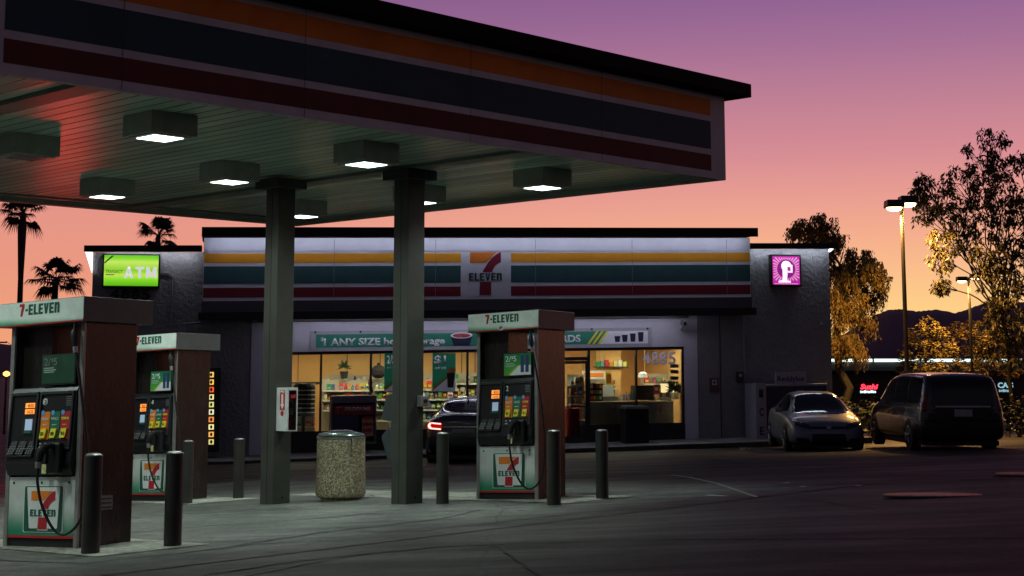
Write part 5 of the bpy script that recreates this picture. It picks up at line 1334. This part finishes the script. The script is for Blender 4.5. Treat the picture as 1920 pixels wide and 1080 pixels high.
project(vb, [(-.90,.70),(.90,.70),(.90,.72),(-.90,.72)], 'x-', 'bumper_line', ctrim, vb, .008)
MB().box(-2.2, 2.2, -.86, .86, .15, .25).build('underbody', ctrim, van)
MB().box(-2.0,.5,-.70,-.66,1.76,1.80).build('roof_rail', ctrim, van)
MB().box(-2.0,.5,.66,.70,1.76,1.80).build('roof_rail', ctrim, van)
# --- dark grey sedan nosed in to the store, tail lamps lit
fus_st = [(-2.44,.62,.40,.80,.52,.94),(-2.38,.82,.30,.92,.60,1.07),(-2.1,.90,.22,.98,.64,1.12),(-1.7,.92,.19,.99,.62,1.17),(-1.2,.925,.18,.98,.57,1.35),(-.5,.925,.18,.97,.58,1.47),(.1,.925,.18,.95,.575,1.465),(.6,.925,.18,.93,.60,1.30),(1.15,.925,.18,.90,.70,1.02),(1.6,.91,.18,.84,.72,.94),(2.05,.88,.20,.74,.66,.82),(2.35,.78,.22,.60,.56,.66),(2.44,.60,.3,.5,.44,.55)]
gp = mat('grey_paint', (.07,.072,.08), .26, .5, coat=.9)
fus_st = [(x,w,a_,b_*1.03,c_,d_*1.045) for x,w,a_,b_,c_,d_ in fus_st]
p = at(869, 800, 35.4); HF = 3.0
pf = Vector((p.x - 2.4*math.sin(R(-HF)), p.y+2.4, 0)); pf.z = ground(pf.x, pf.y)
fus, fb = car('arriving_sedan', 'dark grey sedan with a glowing red tail lamp parked nose in by the posters', fus_st, gp, (1.45,-1.4), .335, pf, R(90-HF))
project(fb, [(-.66,1.12),(.66,1.12),(.50,1.40),(-.50,1.40)], 'x-', 'rear_glass', cglass, fb)
tl = glow('tail_lamp_lit', (1,.06,.05), 1.5); th = glow('tail_lamp_tube', (1,.20,.16), 7)
for s_ in (-1, 1):
    ax = 'y-' if s_ < 0 else 'y+'
    project(fb, [(-1.78,1.06),(-1.2,1.30),(-.5,1.39),(.08,1.385),(.55,1.22),(1.0,.99),(.3,.98),(-.8,1.0)], ax, 'side_glass', cglass, fb)
    def fl(p_): return p_ if s_ > 0 else p_[::-1]
    project(fb, fl([(s_*.50,.80),(s_*.86,.82),(s_*.87,.95),(s_*.70,.98),(s_*.50,.96)]), 'x-', 'tail_light', mat('tail_lamp_housing', (.25,.01,.01), .15, emit=(1,.02,.02), es=.25), fb, .010, .03)
    for pt in ([(s_*.52,.925),(s_*.74,.945),(s_*.74,.965),(s_*.52,.95)], [(s_*.52,.805),(s_*.78,.825),(s_*.78,.85),(s_*.52,.83)], [(s_*.74,.85),(s_*.80,.83),(s_*.84,.89),(s_*.80,.95),(s_*.74,.96),(s_*.78,.90)]):
        project(fb, fl(pt), 'x-', 'light_tube', th, fb, .020, .02)
    mirror(fb, .72, s_*.90, 1.02, gp)
    project(fb, [(-.56,.35),(-.55,.35),(-.55,.96),(-.56,.96)], ax, 'door_seam', ctrim, fb, .005)
project(fb, [(-.48,.86),(.48,.86),(.48,.885),(-.48,.885)], 'x-', 'trunk_trim', M['chrome'], fb, .015)
project(fb, [(-.26,.70),(.26,.70),(.26,.83),(-.26,.83)], 'x-', 'licence_plate', cplate, fb, .016)
project(fb, [(-.84,.60),(.84,.60),(.84,.612),(-.84,.612)], 'x-', 'bumper_seam', ctrim, fb, .008)
project(fb, [(-.75,.30),(.75,.30),(.78,.42),(-.78,.42)], 'x-', 'rear_diffuser', ctrim, fb, .010)
MB().box(-2.1, 2.1, -.84, .84, .12, .22).build('underbody', ctrim, fus)
MB().tube([(-1.0,0,1.42),(-1.15,0,1.50)], .02, 6).build('roof_antenna', ctrim, fus)

# ================================================================ lamps, trees, far things
def lot_lamp(px, base_y, top_py, D_, label, energy, arms=((-1,.9),(.55,1.0)), hs=1.0):
    top = at(px, top_py, D_); base = Vector((top.x, D_, ground(top.x, D_)))
    t = thing('street_lamp', base, 0, label, 'street lamp', 'lot lamps with twin heads')
    H = top.z - base.z
    MB().lathe([(.11,-.1),(.11,.4),(.085,.41),(.06,H)], 12).build('pole', mat('lamp_pole', (.035,.03,.026), .6, .1), t, smooth=True)
    MB().lathe([(.22,-.1),(.22,.35),(.2,.38)], 16).build('base', M['walk'], t)
    for k, (dx, dy) in enumerate(arms):
        MB().tube([(0,0,H-.12),(dx*.30*hs,dy*.30*hs,H-.10)], .03, 6).build('arm', M['dark'], t)
        c = Vector((dx*.55*hs, dy*.55*hs, H-(.17*hs if k == 0 else 0))); Hk = c.z
        hd = MB().hexa([(c.x-.30*hs,c.y-.28*hs,Hk-.05),(c.x+.30*hs,c.y-.28*hs,Hk-.05),(c.x+.30*hs,c.y+.28*hs,Hk-.05),(c.x-.30*hs,c.y+.28*hs,Hk-.05),(c.x-.28*hs,c.y-.26*hs,Hk+.20*hs),(c.x+.28*hs,c.y-.26*hs,Hk+.20*hs),(c.x+.28*hs,c.y+.26*hs,Hk+.20*hs),(c.x-.28*hs,c.y+.26*hs,Hk+.20*hs)]).build('lamp_head', M['dark'], t, bevel=.03)
        MB().lathe([(.26*hs,Hk-.0505),(.22*hs,Hk-.12*hs),(.12*hs,Hk-.16*hs)], 16, (c.x,c.y)).build('lamp_lens', glow('sodium_lens', (1,.66,.26), 14), hd, smooth=True)
        ld = bpy.data.lights.new('sodium_lamp', 'SPOT'); ld.energy = energy; ld.color = (1,.52,.13); ld.spot_size = R(146); ld.spot_blend = .45; ld.shadow_soft_size = .2
        lo = bpy.data.objects.new('lamp', ld); col.objects.link(lo); lo.parent = t; lo.location = (c.x, c.y, c.z-.25)
    return t
lot_lamp(1690, 830, 378, 50, 'tall twin headed lot lamp glowing amber left of the big tree', 2600, arms=((-.50,-.25),(.50,.35)))
lot_lamp(1816, 800, 520, 76, 'farther twin headed lot lamp half hidden by the big tree', 2300, arms=((-.8,-.2),(.8,.2)), hs=.85)
tp = at(12, 706, 120)
t = thing('street_lamp', (tp.x, tp.y, ground(tp.x, 120)), 0, 'distant orange street lamp at the far left edge', 'street lamp')
H = tp.z - t.location.z
MB().lathe([(.12,-.1),(.08,H)], 8).build('pole', M['dark'], t)
MB().lathe([(.05,H),(.26,H+.12),(.26,H+.3),(.05,H+.42)], 12).build('lamp_globe', glow('far_globe', (1,.36,.07), 5), t)

# ---- trees
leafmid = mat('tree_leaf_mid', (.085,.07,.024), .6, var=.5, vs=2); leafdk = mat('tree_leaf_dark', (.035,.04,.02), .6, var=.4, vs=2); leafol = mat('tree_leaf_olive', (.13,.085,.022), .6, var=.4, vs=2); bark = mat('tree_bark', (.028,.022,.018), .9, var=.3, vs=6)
def leafcards(q, c, rad, n, ls, rr, droop=.3, wid=.35):
    for _ in range(n):
        while True:
            d = Vector((rr.uniform(-1,1), rr.uniform(-1,1), rr.uniform(-1,1)))
            if d.length <= 1: break
        p = Vector(c) + d*rad
        a = rr.uniform(0,6.283); dr = Vector((math.cos(a), math.sin(a), -droop*rr.uniform(.2,2.2)+.25)).normalized()
        l = ls*rr.uniform(.6,1.3); s = dr.cross(Vector((rr.uniform(-1,1),rr.uniform(-1,1),rr.uniform(-1,1)))).normalized()*l*wid*.5
        q.add([p, p+dr*l*.5+s, p+dr*l, p+dr*l*.5-s], [(0,1,2,3)])
def branch(q, p0, p1, r0, r1, rr, sag=.0, n=5):
    pts = []; L_ = (Vector(p1)-Vector(p0)).length
    for i in range(n+1):
        t = i/n; v = Vector(p0).lerp(Vector(p1), t); v += Vector((rr.uniform(-1,1), rr.uniform(-1,1), rr.uniform(-.5,.5)))*L_*.05*(1 if 0 < i < n else 0); v.z += sag*math.sin(math.pi*t)*L_
        pts.append(v)
    q.tube(pts, [lerp(r0, r1, i/n) for i in range(n+1)], 6)
    return pts
def tree(name, label, px, D_, clumps, seed, leafmat, ls=.16, per=46, sub=16, fork=.38, trunk_r=.2, cat='tree', droop=.3, basepx=None, strands=0, dens=1.0, lean=0):
    """clumps in picture measure (px, py, radius px) at depth D_ with random depth spread"""
    rr = random.Random(seed); b = at(px, 700, D_); base = Vector((b.x, D_, ground(b.x, D_)))
    t = thing(name, base, 0, label, cat, None)
    s = D_/2860.0
    cc = []
    for (cx_, cy_, rp) in clumps:
        c = at(cx_, cy_, D_+rr.uniform(-1.0,1.0)*min(1.7, rp*s*1.6)); cc.append((c-base, rp*s))
    zmin = min(c.z - r for c, r in cc); zmax = max(c.z + r for c, r in cc)
    tq = MB(); lq = MB()
    cm = sum((c for c, r in cc), Vector())/len(cc)
    fk = Vector((lerp(0,cm.x,.5)+lean, lerp(0,cm.y,.5), lerp(zmin, zmax, fork)*.9+.1))
    branch(tq, (0,0,-.1), fk, trunk_r, trunk_r*.6, rr, n=6)
    for c, r in cc:
        pts = branch(tq, fk, c, trunk_r*.34, .012, rr, sag=.13, n=7)
        n_sub = int(sub*dens*max(1, (r/.6)**2))
        for k in range(n_sub):
            while True:
                d = Vector((rr.uniform(-1,1), rr.uniform(-1,1), rr.uniform(-1,1)))
                if .25 < d.length <= 1: break
            e_ = c + d*r
            branch(tq, pts[rr.randrange(5,8)], e_, .012, .004, rr, n=3)
            if strands:
                for j in range(strands):
                    p = e_ + Vector((rr.uniform(-.15,.15), rr.uniform(-.15,.15), 0)); ln = rr.uniform(.5,1.5)*r*.8; x_ = rr.uniform(-.12,.12)
                    m_ = int(ln/.075)
                    for i in range(m_):
                        pp = p + Vector((x_*i/m_, x_*.5*i/m_, -ln*i/m_)); a = rr.uniform(0,6.28)
                        dr = Vector((math.cos(a)*.5, math.sin(a)*.5, -.9)).normalized(); l = ls*rr.uniform(.7,1.3); sv = dr.cross(Vector((math.sin(a),-math.cos(a),.2))).normalized()*l*.17
                        lq.add([pp, pp+dr*l*.5+sv, pp+dr*l, pp+dr*l*.5-sv], [(0,1,2,3)])
            else:
                leafcards(lq, e_, rr.uniform(.55,1.1)*max(.20, r*.30), per, ls, rr, droop)
    tq.build('trunk', bark, t, smooth=True)
    lq.build('crown', leafmat, t)
    return t
big = [(1862,262,30),(1835,300,38),(1880,310,34),(1800,345,40),(1850,355,42),(1895,365,40),(1775,385,38),(1730,345,20),(1718,372,20),(1745,400,28),(1830,410,46),(1885,425,44),(1770,440,30),(1800,460,38),(1850,480,42),(1905,480,36),(1765,485,26),(1853,512,26),(1880,545,42),(1764,538,14),(1930,300,20),(1935,400,40),(1940,520,50),(1900,600,40),(1860,600,30),(1930,650,40),(1960,450,60),(1890,660,34),(1850,655,28)]
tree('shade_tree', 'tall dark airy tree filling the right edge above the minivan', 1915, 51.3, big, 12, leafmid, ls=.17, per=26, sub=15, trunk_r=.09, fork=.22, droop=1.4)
wil = [(1500,430,24),(1540,415,28),(1525,450,34),(1560,445,26),(1575,500,34),(1610,490,34),(1640,500,22),(1590,545,38),(1635,550,30),(1565,570,32),(1615,590,32),(1575,630,28),(1600,650,26),(1650,525,16)]
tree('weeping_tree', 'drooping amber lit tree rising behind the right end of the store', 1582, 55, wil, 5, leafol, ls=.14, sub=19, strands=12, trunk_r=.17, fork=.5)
sm1 = [(1735,610,22),(1720,635,26),(1755,640,26),(1710,665,26),(1745,680,30),(1775,655,20),(1700,690,24)]
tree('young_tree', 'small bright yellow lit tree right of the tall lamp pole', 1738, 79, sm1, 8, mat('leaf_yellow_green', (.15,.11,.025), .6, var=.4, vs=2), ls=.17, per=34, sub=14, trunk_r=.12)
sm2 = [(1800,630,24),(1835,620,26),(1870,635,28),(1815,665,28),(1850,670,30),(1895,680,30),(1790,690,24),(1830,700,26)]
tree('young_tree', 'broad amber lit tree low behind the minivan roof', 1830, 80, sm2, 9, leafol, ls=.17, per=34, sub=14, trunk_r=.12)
# hedges
def hedge(px0, px1, py0, py1, D_, label, seed, name='hedge'):
    rr = random.Random(seed); a = at(px0, py0, D_); b = at(px1, py1, D_); x0, x1 = a.x, b.x; gz = ground((x0+x1)/2, D_)
    t = thing(name, ((x0+x1)/2, D_, gz), 0, label, 'hedge', None); h = a.z-gz; L_ = x1-x0
    q = MB()
    for _ in range(int(380*L_*h)):
        p = Vector((rr.uniform(-L_/2,L_/2), rr.uniform(-.45,.45), rr.uniform(.05,1)*h*rr.uniform(.8,1.06)))
        leafcards(q, p, .12, 1, .17, rr, .1, .55)
    q.build('foliage', leafdk, t)
    q = MB()
    for k in range(int(L_*3)):
        x = -L_/2+(k+.5)/3; q.tube([(x,0,-.05),(x+rr.uniform(-.1,.1),rr.uniform(-.2,.2),h*.7)], .02, 5)
    q.build('stems', bark, t)
    return t
hedge(1880, 1960, 745, 830, 46, 'dark clipped hedge at the right edge behind the minivan', 21)
hedge(1562, 1700, 752, 830, 52, 'low dark hedge between the sedan and the far shops', 22)
# palms
pleaf = mat('palm_leaf', (.03,.035,.015), .6, var=.3); ptr = mat('palm_trunk', (.06,.045,.03), .9, var=.3, vs=6, bump=.5, bs=12)
def palm(px, py, D_, R_, label, seed, trw=.26, gy=700, nf=26, skirt=True):
    rr = random.Random(seed); c = at(px, py, D_); base = Vector((c.x, D_, ground(c.x, D_))); t = thing('fan_palm', base, 0, label, 'palm', 'fan palms beyond the store')
    H = c.z - base.z
    MB().tube([(0,0,-.2),(.05,0,H*.3),(0,0,H*.7),(-.05,0,H-.9*R_*.6),(0,0,H)], [trw*1.3,trw*.8,trw*.75,trw*1.25 if skirt else trw*.8,trw*.6], 10).build('trunk', ptr, t, smooth=True)
    q = MB(); top = Vector((0,0,H))
    for k in range(nf):
        az = rr.uniform(0,6.283); el = rr.uniform(-.75, 1.25) if k > 5 else rr.uniform(.5,1.4)
        d = Vector((math.cos(az)*math.cos(el), math.sin(az)*math.cos(el), math.sin(el)))
        pl = R_*rr.uniform(.38,.62); p1 = top + d*pl
        q.tube([top, top+d*pl*.5+Vector((0,0,.03)), p1], [.03,.025,.018], 4)
        sd = d.cross(Vector((0,0,1))); sd = sd.normalized() if sd.length > .01 else Vector((1,0,0)); up = sd.cross(d).normalized()
        nb = 22; fl = R_*rr.uniform(.42,.6)
        for j in range(nb):
            a = lerp(-1.9, 1.9, j/(nb-1)); bd = (d*math.cos(a)+sd*math.sin(a)).normalized(); l = fl*(.75+.25*math.cos(a))*rr.uniform(.85,1.1)
            m_ = p1 + bd*l*.55 + up*.02; e_ = p1 + bd*l*.95 + Vector((0,0,-l*(.28+rr.uniform(0,.25))))
            w_ = bd.cross(up).normalized()*R_*.028
            q.add([p1-w_*.5, p1+w_*.5, m_+w_, m_-w_, e_], [(0,1,2,3),(3,2,4)])
    q.build('crown', pleaf, t)
    return t
palm(44, 398, 110, 2.05, 'tallest fan palm with a long bare trunk at the far left', 3, nf=30)
palm(105, 525, 92, 2.0, 'shorter bushy fan palm just left of the store corner', 4, nf=24, skirt=False)
palm(297, 441, 104, 1.75, 'fan palm crown showing above the left store roof', 6, nf=22, skirt=False)
# mountains
def ridge(pts, D_, m, label, seed, zb=-60):
    rr = random.Random(seed); q = MB(); rows = []
    P2 = []
    for (a, b), (c, d) in zip(pts[:-1], pts[1:]):
        for k in range(8): P2.append((lerp(a,c,k/8), lerp(b,d,k/8)+rr.uniform(-.9,.9)))
    P2.append(pts[-1])
    n = len(P2)
    for j in range(5):
        f = j/4; dd = D_-300*f**.8*3
        for (x, y) in P2:
            tp = at(x, y, D_); z = lerp(tp.z, -6, f**1.15) + 0
            q.v.append((tp.x*dd/D_, dd, z))
    for j in range(4):
        for i in range(n-1): q.f.append((j*n+i, (j+1)*n+i, (j+1)*n+i+1, j*n+i+1))
    b0 = len(q.v)
    for (x, y) in P2: tp = at(x, y, D_); q.v.append((tp.x*1.3, D_*1.3, -20))
    for i in range(n-1): q.f.append((i, i+1, b0+i+1, b0+i))
    return tag(q.build('mountains', m, smooth=True), kind='structure')
mm = mat('mountain_rock', (.07,.055,.085), .95, var=.25, vs=.01)
ridge([(1380,690),(1450,668),(1520,650),(1580,628),(1620,604),(1639,591),(1665,581),(1692,579),(1718,584),(1755,580),(1792,587),(1833,573),(1870,562),(1920,567),(1990,590),(2100,640)], 1900, mm, '', 2)
ridge([(-300,640),(-150,655),(-40,640),(20,646),(70,652),(120,628),(135,624),(150,630),(200,660),(330,690)], 1900, mm, '', 4)
# far shops
def far_shop():
    D_ = 150; a = at(1440, 678, D_); b = at(2010, 676, D_); gz = -6
    t = thing('far_shop_building', (a.x, D_, EZ-6.6), 0, 'long low shop building with a white light line along its roof edge', 'building')
    L_ = b.x-a.x; ze = a.z-(EZ-6.6)
    MB().box(0, L_, 0, 12, -1, ze-.9).build('wall', mat('far_wall', (.10,.07,.06), .8, var=.3, vs=.5), t)
    rf = MB().hexa([(-.5,-1.2,ze-.9),(L_+.5,-1.2,ze-.9),(L_+.5,12,ze-.9),(-.5,12,ze-.9),(-.3,-.2,ze),(L_+.3,-.2,ze),(L_+.3,12,ze),(-.3,12,ze)]).build('tiled_roof', mat('far_roof', (.06,.05,.045), .8, var=.5, vs=3), t)
    lm = glow('far_light_line', (.75,1,.92), 2.2)
    for (p0, p1) in ((1545,1600),(1606,1634),(1638,1722),(1727,1860),(1866,1990)):
        x0 = at(p0,678,D_).x-a.x; x1 = at(p1,678,D_).x-a.x
        MB().box(x0, x1, -.35, -.25, ze-.02, ze+.26).build('light_tube', lm, rf)
    for k in range(14):
        x = 3+k*2.1
        if x > L_-2: break
        f = MB().box(x, x+1.5, -.05, -.001, 1.2, 3.2).build('window', mat('far_window', (.02,.02,.02), .2), t)
        MB().box(x+.72, x+.78, -.08, -.051, 1.2, 3.2).build('mullion', M['alu'], f)
    return t, a
fs, fa_ = far_shop()
def farsign(name, px0, px1, py0, py1, s, c, es, label, sh=0):
    D_ = 148.5; a = at(px0, py1, D_); b = at(px1, py0, D_)
    t = thing(name, a, 0, label, 'sign', 'lit shop signs in the distance')
    MB().box(-.1, b.x-a.x+.1, .02, .2, -.1, b.z-a.z+.1).build('back_panel', M['blackm'], t)
    if s is None:
        q = MB(); x = 0; k = 0
        while x < b.x-a.x-.06: wd_ = .10+.06*((k*7)%3); q.box(x, min(x+wd_, b.x-a.x), -.05, 0, .02*(k%2), b.z-a.z-.03*((k+1)%3)); x += wd_+.05; k += 1
        q.build('lit_letters', glow(name+'_glow', c, es), t); return t
    text('lit_letters', s, glow(name+'_glow', c, es), t, 0, 0, 0, (b.z-a.z), b.x-a.x, bold=.03, depth=.05, shearx=sh); return t
farsign('red_shop_sign', 1613, 1646, 720, 729.5, 'Sushi', (1,.03,.06), 3.5, 'small glowing red script sign on the far shops', .25)
farsign('white_shop_sign', 1613, 1642, 732, 737, None, (.8,1,1), 1.4, 'small white sign directly under the red script sign')
farsign('pale_shop_sign', 1871, 1899, 717, 727, 'CAG', (.5,.9,1), .6, 'pale blue white three letter sign right of the minivan')
farsign('pale_lower_sign', 1873, 1900, 730, 735, None, (.5,.9,1), .5, 'thin pale lettering line under the three letter sign')
# utility wires at far left
t = thing('utility_pole', at(-6, 690, 150), 0, 'thin utility pole with wires at the far left edge', 'utility pole')
t.location.z = ground(t.location.x, 150)
hh = at(0, 628, 150).z - t.location.z
MB().tube([(0,0,-.2),(0,0,hh)], [.14,.09], 6).build('pole', M['blackm'], t)
MB().box(-.9,.9,-.05,.05,hh-.8,hh-.65).build('crossarm', M['blackm'], t)
MB().tube([(.8,0,hh-.6),(3.5,0,hh-2.6),(6.5,0,hh-4)], .025, 4).build('wire', M['blackm'], t)
# red glow: lightbox added unseen behind the left pump, mirrored in the glossy canopy ceiling
D_ = 33.0; pr0 = at(60, 800, D_); pr1 = at(150, 728, D_)
rs = thing('added_red_lightbox', (pr0.x, D_, ground(pr0.x, D_)), 0, 'added red lightbox on posts, unseen behind the nearest pump, to redden the canopy ceiling', 'sign')
z0 = pr0.z-rs.location.z; z1 = pr1.z-rs.location.z; W_ = pr1.x-pr0.x
MB().box(0, W_, .01, .2, z0, z1).build('case', M['blackm'], rs)
MB().box(.03, W_-.03, -.01, .009, z0+.03, z1-.03).build('lit_face', glow('red_face', (1,.06,.045), 8), rs)
for x in (.1, W_-.16): MB().box(x, x+.06, .06, .12, -.1, z0-.001).build('post', M['dark'], rs)
